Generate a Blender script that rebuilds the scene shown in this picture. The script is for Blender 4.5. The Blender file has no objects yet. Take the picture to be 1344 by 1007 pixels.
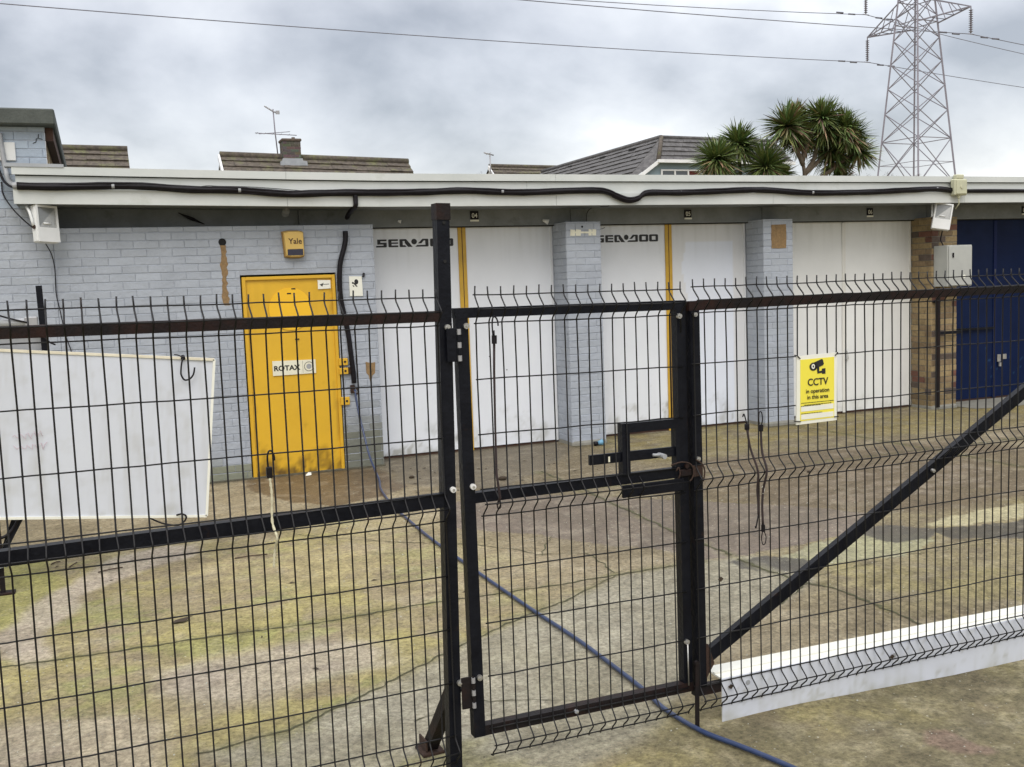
import bpy, math, random
import numpy as np
from mathutils import Vector, Matrix
R = math.radians
S = bpy.context.scene
COL = S.collection
# ------------------------------------------------------------ camera
cd = bpy.data.cameras.new("camera"); cam = bpy.data.objects.new("camera", cd); COL.objects.link(cam)
S.camera = cam
cd.sensor_width = 36.0; cd.lens = 36.06; cd.clip_start = 0.05; cd.clip_end = 3000
cam.matrix_world = Matrix(((0.92673708, 0.06993437, -0.36914436, 0.0),
                           (-0.37397038, 0.07724985, -0.92421784, -10.1624),
                           (-0.03611825, 0.994556, 0.09774369, 1.8167),
                           (0, 0, 0, 1)))
S.render.resolution_x = 1024; S.render.resolution_y = 767
# ------------------------------------------------------------ view + world
S.view_settings.view_transform = 'Standard'; S.view_settings.look = 'None'
S.view_settings.exposure = 0.2; S.view_settings.gamma = 1.0
SKY_SEED = 8.8
SUN_EL, SUN_AZ = 52.0, 205.0       # high behind the camera, a little to the left
W = bpy.data.worlds.new("World"); S.world = W; W.use_nodes = True
nt = W.node_tree; nt.nodes.clear(); N = nt.nodes.new; L = nt.links.new
out = N('ShaderNodeOutputWorld'); add = N('ShaderNodeAddShader')
bg1 = N('ShaderNodeBackground'); bg2 = N('ShaderNodeBackground')
sky = N('ShaderNodeTexSky'); sky.sky_type = 'NISHITA'; sky.sun_disc = False
sky.sun_elevation = R(SUN_EL); sky.sun_rotation = R(SUN_AZ); sky.dust_density = 3
bg1.inputs['Strength'].default_value = 0.05
L(sky.outputs[0], bg1.inputs['Color'])
tc = N('ShaderNodeTexCoord'); sep = N('ShaderNodeSeparateXYZ'); L(tc.outputs['Generated'], sep.inputs[0])
zz = N('ShaderNodeMath'); zz.operation = 'MAXIMUM'; L(sep.outputs['Z'], zz.inputs[0]); zz.inputs[1].default_value = 0.0
za = N('ShaderNodeMath'); za.operation = 'ADD'; L(zz.outputs[0], za.inputs[0]); za.inputs[1].default_value = 0.50
dx = N('ShaderNodeMath'); dx.operation = 'DIVIDE'; L(sep.outputs['X'], dx.inputs[0]); L(za.outputs[0], dx.inputs[1])
dy = N('ShaderNodeMath'); dy.operation = 'DIVIDE'; L(sep.outputs['Y'], dy.inputs[0]); L(za.outputs[0], dy.inputs[1])
cmb = N('ShaderNodeCombineXYZ'); L(dx.outputs[0], cmb.inputs[0]); L(dy.outputs[0], cmb.inputs[1]); cmb.inputs[2].default_value = SKY_SEED
n1 = N('ShaderNodeTexNoise'); n1.inputs['Scale'].default_value = 2.3; n1.inputs['Detail'].default_value = 12
n1.inputs['Roughness'].default_value = 0.51; n1.inputs['Distortion'].default_value = 0.12
L(cmb.outputs[0], n1.inputs['Vector'])
cr = N('ShaderNodeValToRGB'); L(n1.outputs['Fac'], cr.inputs[0])
e = cr.color_ramp.elements
e[0].position = 0.365; e[0].color = (0.33, 0.327, 0.335, 1)
e[1].position = 0.655; e[1].color = (0.94, 0.93, 0.93, 1)
m_ = cr.color_ramp.elements.new(0.475); m_.color = (0.54, 0.535, 0.545, 1)
m_ = cr.color_ramp.elements.new(0.58); m_.color = (0.72, 0.712, 0.71, 1)
# an overcast sky is brighter overhead
mr = N('ShaderNodeMapRange'); mr.interpolation_type = 'SMOOTHSTEP'; L(sep.outputs['Z'], mr.inputs['Value'])
mr.inputs['From Min'].default_value = 0.30; mr.inputs['From Max'].default_value = 0.85
mr.inputs['To Min'].default_value = 1.0; mr.inputs['To Max'].default_value = 2.5
mx = N('ShaderNodeVectorMath'); mx.operation = 'SCALE'; L(cr.outputs[0], mx.inputs[0]); L(mr.outputs[0], mx.inputs['Scale'])
L(mx.outputs[0], bg2.inputs['Color']); bg2.inputs['Strength'].default_value = 0.93
L(bg1.outputs[0], add.inputs[0]); L(bg2.outputs[0], add.inputs[1]); L(add.outputs[0], out.inputs['Surface'])
# ------------------------------------------------------------ sun (veiled)
sd = bpy.data.lights.new("sun", 'SUN'); sun = bpy.data.objects.new("sun", sd); COL.objects.link(sun)
sd.energy = 1.1; sd.angle = R(35); sd.color = (1.0, 0.97, 0.92)
az = R(SUN_AZ)
sv = Vector((math.sin(az) * math.cos(R(SUN_EL)), math.cos(az) * math.cos(R(SUN_EL)), math.sin(R(SUN_EL))))
sun.rotation_euler = sv.to_track_quat('Z', 'Y').to_euler()

# ============================================================ helpers
rnd = random.Random(7)
def tag(o, label=None, cat=None, group=None, kind=None):
    if label: o['label'] = label
    if cat: o['category'] = cat
    if group: o['group'] = group
    if kind: o['kind'] = kind
    return o
def empty(name, loc=(0, 0, 0), rz=0, label=None, cat=None, group=None):
    o = bpy.data.objects.new(name, None); COL.objects.link(o); o.location = loc; o.rotation_euler = (0, 0, rz)
    o.empty_display_size = 0.1
    return tag(o, label, cat, group)

class MB:
    def __init__(s): s.v = []; s.f = []; s.m = []; s.sm = []; s.c = None
    def add(s, vs, fs, mi=0, smooth=False):
        b = len(s.v); s.v += [tuple(p) for p in vs]
        for f in fs: s.f.append(tuple(b + i for i in f)); s.m.append(mi); s.sm.append(smooth)
        return b
    def box(s, x0, x1, y0, y1, z0, z1, mi=0, M=None):
        vs = [Vector(p) for p in ((x0,y0,z0),(x1,y0,z0),(x1,y1,z0),(x0,y1,z0),(x0,y0,z1),(x1,y0,z1),(x1,y1,z1),(x0,y1,z1))]
        if M: vs = [M @ p for p in vs]
        s.add(vs, [(0,3,2,1),(4,5,6,7),(0,1,5,4),(1,2,6,5),(2,3,7,6),(3,0,4,7)], mi)
    def bbox(s, x0, x1, y0, y1, z0, z1, b=0.004, mi=0, M=None):
        """box with chamfered edges"""
        vs = []; fs = []
        X = (x0, x1); Y = (y0, y1); Z = (z0, z1); idx = {}
        for i in (0, 1):
            for j in (0, 1):
                for k in (0, 1):
                    sx, sy, sz = (1, -1)[i], (1, -1)[j], (1, -1)[k]
                    p = (X[i], Y[j], Z[k])
                    idx[i,j,k,0] = len(vs); vs.append(Vector((p[0], p[1]+sy*b, p[2]+sz*b)))
                    idx[i,j,k,1] = len(vs); vs.append(Vector((p[0]+sx*b, p[1], p[2]+sz*b)))
                    idx[i,j,k,2] = len(vs); vs.append(Vector((p[0]+sx*b, p[1]+sy*b, p[2])))
        q = lambda *a: fs.append(tuple(a))
        q(idx[0,0,0,0],idx[0,0,1,0],idx[0,1,1,0],idx[0,1,0,0]); q(idx[1,0,0,0],idx[1,1,0,0],idx[1,1,1,0],idx[1,0,1,0])
        q(idx[0,0,0,1],idx[1,0,0,1],idx[1,0,1,1],idx[0,0,1,1]); q(idx[0,1,0,1],idx[0,1,1,1],idx[1,1,1,1],idx[1,1,0,1])
        q(idx[0,0,0,2],idx[0,1,0,2],idx[1,1,0,2],idx[1,0,0,2]); q(idx[0,0,1,2],idx[1,0,1,2],idx[1,1,1,2],idx[0,1,1,2])
        for k in (0, 1):
            for j in (0, 1): q(idx[0,j,k,1],idx[1,j,k,1],idx[1,j,k,2],idx[0,j,k,2])
            for i in (0, 1): q(idx[i,0,k,0],idx[i,1,k,0],idx[i,1,k,2],idx[i,0,k,2])
        for i in (0, 1):
            for j in (0, 1): q(idx[i,j,0,0],idx[i,j,1,0],idx[i,j,1,1],idx[i,j,0,1])
        for i in (0, 1):
            for j in (0, 1):
                for k in (0, 1): q(idx[i,j,k,0],idx[i,j,k,1],idx[i,j,k,2])
        if M: vs = [M @ p for p in vs]
        s.add(vs, fs, mi)
    def tube(s, pts, r, n=8, mi=0, cap=True, smooth=True):
        pts = [Vector(p) for p in pts]; m = len(pts)
        rr = r if isinstance(r, (list, tuple)) else [r] * m
        t0 = (pts[1] - pts[0]).normalized()
        up = Vector((0, 0, 1)) if abs(t0.z) < 0.9 else Vector((0, 1, 0))
        u = t0.cross(up).normalized(); vs = []; fs = []
        for i, p in enumerate(pts):
            a = pts[max(i-1, 0)]; c = pts[min(i+1, m-1)]
            t = (c - a)
            t = t.normalized() if t.length > 1e-9 else t0
            u = (u - t * u.dot(t)); u = u.normalized() if u.length > 1e-6 else t.orthogonal().normalized()
            w = t.cross(u)
            for k in range(n):
                an = 2 * math.pi * k / n
                vs.append(p + (u * math.cos(an) + w * math.sin(an)) * rr[i])
        for i in range(m-1):
            for k in range(n):
                k2 = (k+1) % n
                fs.append((i*n+k, i*n+k2, (i+1)*n+k2, (i+1)*n+k))
        if cap: fs.append(tuple(range(n-1, -1, -1))); fs.append(tuple((m-1)*n+k for k in range(n)))
        s.add(vs, fs, mi, smooth)
    def cyl(s, p, q_, r, n=16, mi=0, smooth=False): s.tube([p, q_], r, n, mi, True, smooth)
    def prism(s, poly, y0, y1, mi=0, M=None):
        """polygon in x,z (anticlockwise seen from -y) extruded from y0 (front) to y1"""
        n = len(poly)
        vs = [Vector((x, y0, z)) for x, z in poly] + [Vector((x, y1, z)) for x, z in poly]
        if M: vs = [M @ p for p in vs]
        fs = [tuple(range(n)), tuple(range(2*n-1, n-1, -1))] + [(i, i+n, (i+1) % n + n, (i+1) % n) for i in range(n)]
        s.add(vs, fs, mi)
    def obox(s, a, b, w, d, mi=0, side=Vector((0, 1, 0))):
        """box bar from a to b, w across, d along 'side'"""
        a = Vector(a); b = Vector(b); t = (b-a).normalized(); sd_ = (side - t*side.dot(t)).normalized(); u = t.cross(sd_)
        vs = []
        for p in (a, b):
            for i, j in ((-1,-1),(1,-1),(1,1),(-1,1)): vs.append(p + u*(i*w/2) + sd_*(j*d/2))
        s.add(vs, [(0,3,2,1),(4,5,6,7),(0,1,5,4),(1,2,6,5),(2,3,7,6),(3,0,4,7)], mi)
    def build(s, name, mats, parent=None, fix=True):
        me = bpy.data.meshes.new(name); me.from_pydata(s.v, [], s.f)
        if not isinstance(mats, (list, tuple)): mats = [mats]
        for m in mats: me.materials.append(m)
        me.polygons.foreach_set('material_index', s.m); me.polygons.foreach_set('use_smooth', s.sm)
        if s.c is not None:
            at = me.color_attributes.new('Col', 'FLOAT_COLOR', 'POINT')
            at.data.foreach_set('color', np.array(s.c, dtype=np.float32).ravel())
        me.update()
        if fix:
            import bmesh
            bm = bmesh.new(); bm.from_mesh(me); bmesh.ops.recalc_face_normals(bm, faces=bm.faces); bm.to_mesh(me); bm.free()
        o = bpy.data.objects.new(name, me); COL.objects.link(o)
        if parent: o.parent = parent
        return o
def link_copy(o, parent=None):
    c = o.copy(); COL.objects.link(c)
    if parent: c.parent = parent
    for ch in o.children: link_copy(ch, c)
    return c

# ------------------------------------------------------------ materials
def mat(name, c1, c2=None, scale=6.0, rough=0.6, bump=0.0, bscale=40.0, metal=0.0, c3=None, lo=0.62, hi=0.68, sc3=9.0, attr=False, spec=0.5, rvar=0.1):
    """principled paint/stone: two noise-mixed tones, a third tone in patches, fine bump"""
    m = bpy.data.materials.new(name); m.use_nodes = True; t = m.node_tree; t.nodes.clear()
    n = t.nodes.new; l = t.links.new
    o = n('ShaderNodeOutputMaterial'); p = n('ShaderNodeBsdfPrincipled'); l(p.outputs[0], o.inputs[0])
    tc = n('ShaderNodeTexCoord'); co = tc.outputs['Object']
    a = n('ShaderNodeTexNoise'); a.inputs['Scale'].default_value = scale; a.inputs['Detail'].default_value = 6; a.inputs['Roughness'].default_value = 0.65; l(co, a.inputs['Vector'])
    mr = n('ShaderNodeMapRange'); l(a.outputs['Fac'], mr.inputs['Value']); mr.inputs['From Min'].default_value = 0.3; mr.inputs['From Max'].default_value = 0.7
    mx = n('ShaderNodeMix'); mx.data_type = 'RGBA'; l(mr.outputs[0], mx.inputs['Factor'])
    c2 = c2 or tuple(x*0.85 for x in c1)
    mx.inputs['A'].default_value = (*c1, 1); mx.inputs['B'].default_value = (*c2, 1)
    colr = mx.outputs['Result']
    if attr:
        at = n('ShaderNodeVertexColor'); at.layer_name = 'Col'
        mm = n('ShaderNodeMix'); mm.data_type = 'RGBA'; mm.blend_type = 'MULTIPLY'; mm.inputs['Factor'].default_value = 1
        l(colr, mm.inputs['A']); l(at.outputs[0], mm.inputs['B']); colr = mm.outputs['Result']
    if c3:
        b = n('ShaderNodeTexNoise'); b.inputs['Scale'].default_value = sc3; b.inputs['Detail'].default_value = 8; b.inputs['Roughness'].default_value = 0.7; l(co, b.inputs['Vector'])
        r2 = n('ShaderNodeMapRange'); l(b.outputs['Fac'], r2.inputs['Value']); r2.inputs['From Min'].default_value = lo; r2.inputs['From Max'].default_value = hi
        m2 = n('ShaderNodeMix'); m2.data_type = 'RGBA'; l(r2.outputs[0], m2.inputs['Factor']); l(colr, m2.inputs['A']); m2.inputs['B'].default_value = (*c3, 1)
        colr = m2.outputs['Result']
    l(colr, p.inputs['Base Color'])
    rr = n('ShaderNodeMapRange'); l(a.outputs['Fac'], rr.inputs['Value']); rr.inputs['To Min'].default_value = max(0.02, rough-rvar); rr.inputs['To Max'].default_value = min(1, rough+rvar)
    l(rr.outputs[0], p.inputs['Roughness'])
    p.inputs['Metallic'].default_value = metal; p.inputs['Specular IOR Level'].default_value = spec
    if bump:
        g = n('ShaderNodeTexNoise'); g.inputs['Scale'].default_value = bscale; g.inputs['Detail'].default_value = 5; l(co, g.inputs['Vector'])
        bp = n('ShaderNodeBump'); bp.inputs['Strength'].default_value = bump; bp.inputs['Distance'].default_value = 0.01
        l(g.outputs['Fac'], bp.inputs['Height']); l(bp.outputs[0], p.inputs['Normal'])
    return m

M = {}
M['paintbrick'] = mat('painted_brick', (0.388, 0.422, 0.472), (0.325, 0.355, 0.40), 3.5, 0.6, 0.75, 24, attr=True, c3=(0.24, 0.255, 0.265), lo=.60, hi=.85, sc3=2.4)
M['rawbrick'] = mat('stock_brick', (1, 1, 1), (0.62, 0.6, 0.6), 22, 0.9, 0.5, 90, attr=True)
M['mortar'] = mat('mortar', (0.22, 0.2, 0.16), (0.14, 0.13, 0.1), 30, 0.95, 0.4, 120)
M['barebrick'] = mat('bare_brick', (0.30, 0.19, 0.085), (0.18, 0.12, 0.06), 28, 0.9, 0.5, 90)
M['blackpaint'] = mat('black_paint', (0.0030, 0.0035, 0.0065), (0.008, 0.009, 0.013), 9, 0.40, 0.25, 60, c3=(0.022, 0.012, 0.009), lo=0.60, hi=0.74, sc3=11, spec=0.16)
M['rustpaint'] = mat('rusty_black_paint', (0.008, 0.0075, 0.009), (0.016, 0.011, 0.010), 9, 0.55, 0.25, 90, c3=(0.032, 0.013, 0.009), lo=0.50, hi=0.72, sc3=5, spec=0.18)
M['wire'] = mat('wire_coating', (0.004, 0.004, 0.005), (0.010, 0.0095, 0.010), 16, 0.42, spec=0.3, c3=(0.035, 0.015, 0.009), lo=.63, hi=.72, sc3=7)
M['rust'] = mat('rust', (0.050, 0.024, 0.014), (0.022, 0.013, 0.010), 30, 0.9, 0.5, 150)
M['zinc'] = mat('zinc', (0.55, 0.55, 0.53), (0.35, 0.34, 0.32), 30, 0.4, 0.1, 80, metal=0.8)
M['whitewasher'] = mat('white_cap', (0.75, 0.75, 0.73), (0.6, 0.6, 0.58), 30, 0.4)
M['upvc'] = mat('upvc', (0.60, 0.62, 0.60), (0.50, 0.53, 0.51), 1.6, 0.4, 0.05, 30, c3=(0.40, 0.42, 0.36), lo=0.6, hi=0.85, sc3=2.2)
M['upvcwhite'] = mat('white_upvc', (0.80, 0.80, 0.72), (0.72, 0.72, 0.64), 3, 0.35, 0.05, 30, c3=(0.5, 0.47, 0.33), lo=0.64, hi=0.85, sc3=7)
M['lintel'] = mat('grey_lintel', (0.215, 0.232, 0.24), (0.155, 0.168, 0.172), 4, 0.8, 0.5, 30, c3=(0.10, 0.105, 0.10), lo=.58, hi=.75, sc3=3)
M['doorwhite'] = mat('white_door_paint', (0.70, 0.72, 0.73), (0.60, 0.62, 0.65), 1.3, 0.5, 0.08, 30, c3=(0.5, 0.5, 0.47), lo=0.6, hi=0.8, sc3=2.5)
M['doorcream'] = mat('off_white_door_paint', (0.72, 0.71, 0.66), (0.62, 0.62, 0.58), 1.5, 0.5, 0.08, 30)
M['doorblue'] = mat('navy_door_paint', (0.005, 0.011, 0.055), (0.006, 0.014, 0.065), 2.5, 0.45, 0.08, 30, spec=.14)
M['yellow'] = mat('yellow_paint', (0.68, 0.40, 0.024), (0.58, 0.34, 0.022), 2.2, 0.42, 0.12, 25, c3=(0.42, 0.24, 0.03), lo=0.66, hi=0.8, sc3=3)
M['yellowbright'] = mat('bright_yellow_paint', (0.84, 0.49, 0.018), (0.79, 0.46, 0.018), 4, 0.4)
M['yellowstrip'] = mat('ochre_strip_paint', (0.60, 0.36, 0.03), (0.45, 0.27, 0.03), 5, 0.5, 0.1, 40)
M['dirt'] = mat('dirt', (0.055, 0.05, 0.035), (0.12, 0.11, 0.075), 30, 0.95, 0.5, 90)
M['dark'] = mat('dark_gap', (0.01, 0.01, 0.01), None, 5, 0.9)
M['black'] = mat('black_plastic', (0.005, 0.0045, 0.006), (0.012, 0.010, 0.013), 14, 0.42, 0.4, 40, spec=0.2)
M['blackink'] = mat('black_lettering', (0.012, 0.012, 0.014), None, 5, 0.5)
M['whiteplastic'] = mat('white_plastic', (0.72, 0.73, 0.72), (0.62, 0.63, 0.61), 5, 0.35, c3=(0.5, 0.48, 0.4), lo=0.62, hi=0.8)
M['glass'] = mat('lamp_glass', (0.20, 0.21, 0.20), (0.15, 0.16, 0.16), 9, 0.08, spec=0.8)
M['reflector'] = mat('lit_reflector_paint', (0.45, 0.45, 0.42), (0.36, 0.36, 0.34), 9, 0.25, metal=0.5)
M['greyplastic'] = mat('grey_plastic', (0.34, 0.35, 0.36), (0.26, 0.27, 0.28), 9, 0.5)
M['boxplastic'] = mat('aged_plastic', (0.52, 0.52, 0.36), (0.44, 0.44, 0.32), 9, 0.5)
M['cabinet'] = mat('grey_cabinet_paint', (0.42, 0.43, 0.40), (0.36, 0.37, 0.35), 4, 0.45, c3=(0.25, 0.24, 0.2), lo=0.66, hi=0.8)
M['bitumen'] = mat('bitumen_felt', (0.085, 0.095, 0.085), (0.06, 0.068, 0.062), 8, 0.85, 0.4, 60)
M['wood'] = mat('weathered_timber', (0.045, 0.02, 0.014), (0.08, 0.04, 0.025), 12, 0.8, 0.3, 60)
M['rooftile'] = mat('roof_tile', (0.125, 0.102, 0.078), (0.040, 0.034, 0.028), 9, 0.9, 0.8, 14, c3=(0.13, 0.135, 0.055), lo=0.52, hi=0.70, sc3=3.2)
M['slate'] = mat('grey_slate', (0.135, 0.13, 0.128), (0.055, 0.054, 0.055), 6, 0.8, 0.4, 30)
M['chimbrick'] = mat('chimney_brick', (0.13, 0.10, 0.075), (0.07, 0.055, 0.045), 10, 0.9, 0.4, 30)
M['lead'] = mat('lead', (0.36, 0.38, 0.40), (0.25, 0.27, 0.29), 5, 0.6)
M['render'] = mat('house_render', (0.55, 0.55, 0.52), None, 2, 0.9)
M['cladding'] = mat('blue_grey_cladding', (0.22, 0.29, 0.33), (0.18, 0.24, 0.28), 2, 0.6)
M['windowglass'] = mat('window_glass', (0.05, 0.06, 0.07), None, 2, 0.05, spec=0.9)
M['curtain'] = mat('red_curtain', (0.09, 0.012, 0.012), None, 8, 0.9)
M['whiteframe'] = mat('white_frame', (0.78, 0.79, 0.79), None, 4, 0.4)
M['galv'] = mat('galvanised_steel', (0.25, 0.235, 0.27), (0.19, 0.18, 0.21), 2, 0.55, metal=0.2)
M['alu'] = mat('dull_aluminium', (0.38, 0.38, 0.39), None, 4, 0.5, metal=0.4)
M['cablewire'] = mat('conductor', (0.16, 0.16, 0.19), None, 4, 0.6, metal=0.2)
M['leaf'] = mat('cordyline_leaf', (0.065, 0.105, 0.032), (0.13, 0.165, 0.055), 3, 0.5, attr=True)
M['bark'] = mat('bark', (0.16, 0.125, 0.09), (0.09, 0.07, 0.05), 15, 0.95, 0.6, 40)
M['twig'] = mat('twig', (0.09, 0.06, 0.045), None, 15, 0.9)
M['sheetgrime'] = mat('weathered_white_sheet', (0.60, 0.63, 0.685), (0.56, 0.59, 0.65), 1.6, 0.38, 0.06, 12, attr=True)
M['boardwhite'] = mat('white_sheet', (0.60, 0.63, 0.69), (0.54, 0.57, 0.64), 1.6, 0.35, 0.04, 20, c3=(0.55, 0.53, 0.58), lo=0.60, hi=0.8, sc3=2.4)
M['boardedge'] = mat('sheet_edge', (0.72, 0.68, 0.55), (0.6, 0.55, 0.42), 9, 0.6)
M['hose'] = mat('blue_hose', (0.020, 0.040, 0.110), (0.015, 0.03, 0.08), 14, 0.38, spec=0.6, c3=(0.12, 0.14, 0.2), lo=0.6, hi=0.8, sc3=25)
M['signyellow'] = mat('sign_yellow', (0.82, 0.72, 0.07), (0.78, 0.68, 0.07), 3, 0.35)
M['signwhite'] = mat('sign_white', (0.78, 0.78, 0.70), (0.72, 0.72, 0.62), 6, 0.35)
M['cream'] = mat('cream_label', (0.78, 0.76, 0.60), None, 6, 0.45)
M['rope'] = mat('pale_rope', (0.62, 0.58, 0.40), (0.48, 0.45, 0.32), 60, 0.9, 0.3, 150)
M['bungee'] = mat('dark_elastic_cord', (0.018, 0.013, 0.014), (0.035, 0.02, 0.02), 60, 0.8)
M['gold'] = mat('alarm_box_yellow', (0.62, 0.42, 0.12), (0.56, 0.38, 0.10), 4, 0.35)
M['golddark'] = mat('alarm_box_edge', (0.32, 0.19, 0.05), None, 4, 0.5)
M['navy'] = mat('strobe_lens', (0.008, 0.008, 0.03), None, 4, 0.15, spec=0.8)
M['deadleaf'] = mat('dead_leaf', (0.05, 0.035, 0.02), (0.03, 0.02, 0.012), 60, 0.9)
M['litter'] = mat('grit', (0.5, 0.5, 0.42), (0.2, 0.19, 0.14), 8, 0.9)
M['bluecup'] = mat('blue_plastic', (0.16, 0.36, 0.52), None, 6, 0.4)
M['crack'] = mat('joint_dirt', (0.045, 0.042, 0.022), (0.10, 0.10, 0.045), 40, 1.0, 0.4, 100)
M['ramp'] = mat('cement_ramp', (0.23, 0.225, 0.19), (0.16, 0.155, 0.13), 6, 0.85, 0.35, 60)
M['pinkink'] = mat('faded_marker', (0.58, 0.42, 0.48), None, 8, .6)
M['magenta'] = mat('faded_pink_paint', (0.21, 0.135, 0.14), (0.19, 0.15, 0.12), 30, 0.85)

def text_mesh(s, txt, size, x, z, y, bold=0.0, align='CENTER', sx=1.0, mi=0, shear=0.0, rot=0.0):
    """adds lettering (in the x-z plane, facing -y) to an MB"""
    cu = bpy.data.curves.new('t', 'FONT'); cu.body = txt; cu.size = size; cu.align_x = align; cu.offset = bold; cu.shear = shear
    cu.fill_mode = 'BOTH'; cu.extrude = 0.0004
    ob = bpy.data.objects.new('t', cu); COL.objects.link(ob)
    dg = bpy.context.evaluated_depsgraph_get(); dg.update()
    me = bpy.data.meshes.new_from_object(ob.evaluated_get(dg))
    c, s_ = math.cos(rot), math.sin(rot)
    vs = []
    for v in me.vertices:
        a, b = v.co.x*sx, v.co.y
        vs.append((x + a*c - b*s_, y - v.co.z, z + a*s_ + b*c))
    s.add(vs, [tuple(p.vertices) for p in me.polygons], mi)
    bpy.data.objects.remove(ob); bpy.data.curves.remove(cu); bpy.data.meshes.remove(me)

# ------------------------------------------------------------ vector noise
def vnoise(x, y, seed=0):
    x = np.asarray(x, float); y = np.asarray(y, float)
    xi = np.floor(x).astype(np.int64); yi = np.floor(y).astype(np.int64); xf = x-xi; yf = y-yi
    def h(a, b):
        n = (a*374761393 + b*668265263 + seed*982451653) & 0xffffffff
        n = ((n ^ (n >> 13)) * 1274126177) & 0xffffffff
        return ((n ^ (n >> 16)) & 0xffff) / 65535.0
    u = xf*xf*(3-2*xf); v = yf*yf*(3-2*yf)
    return (h(xi, yi)*(1-u)+h(xi+1, yi)*u)*(1-v) + (h(xi, yi+1)*(1-u)+h(xi+1, yi+1)*u)*v
def fbm(x, y, seed=0, oct_=5, gain=0.55):
    s = 0; a = 1; t = 0
    for i in range(oct_): s = s + a*vnoise(x*2**i, y*2**i, seed+i*17); t += a; a *= gain
    return s/t
def inpoly(px, py, poly):
    r = np.zeros(px.shape, bool); n = len(poly); j = n-1
    for i in range(n):
        xi, yi = poly[i]; xj, yj = poly[j]
        c = ((yi > py) != (yj > py)) & (px < (xj-xi)*(py-yi)/((yj-yi) or 1e-9)+xi); r ^= c; j = i
    return r

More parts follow.
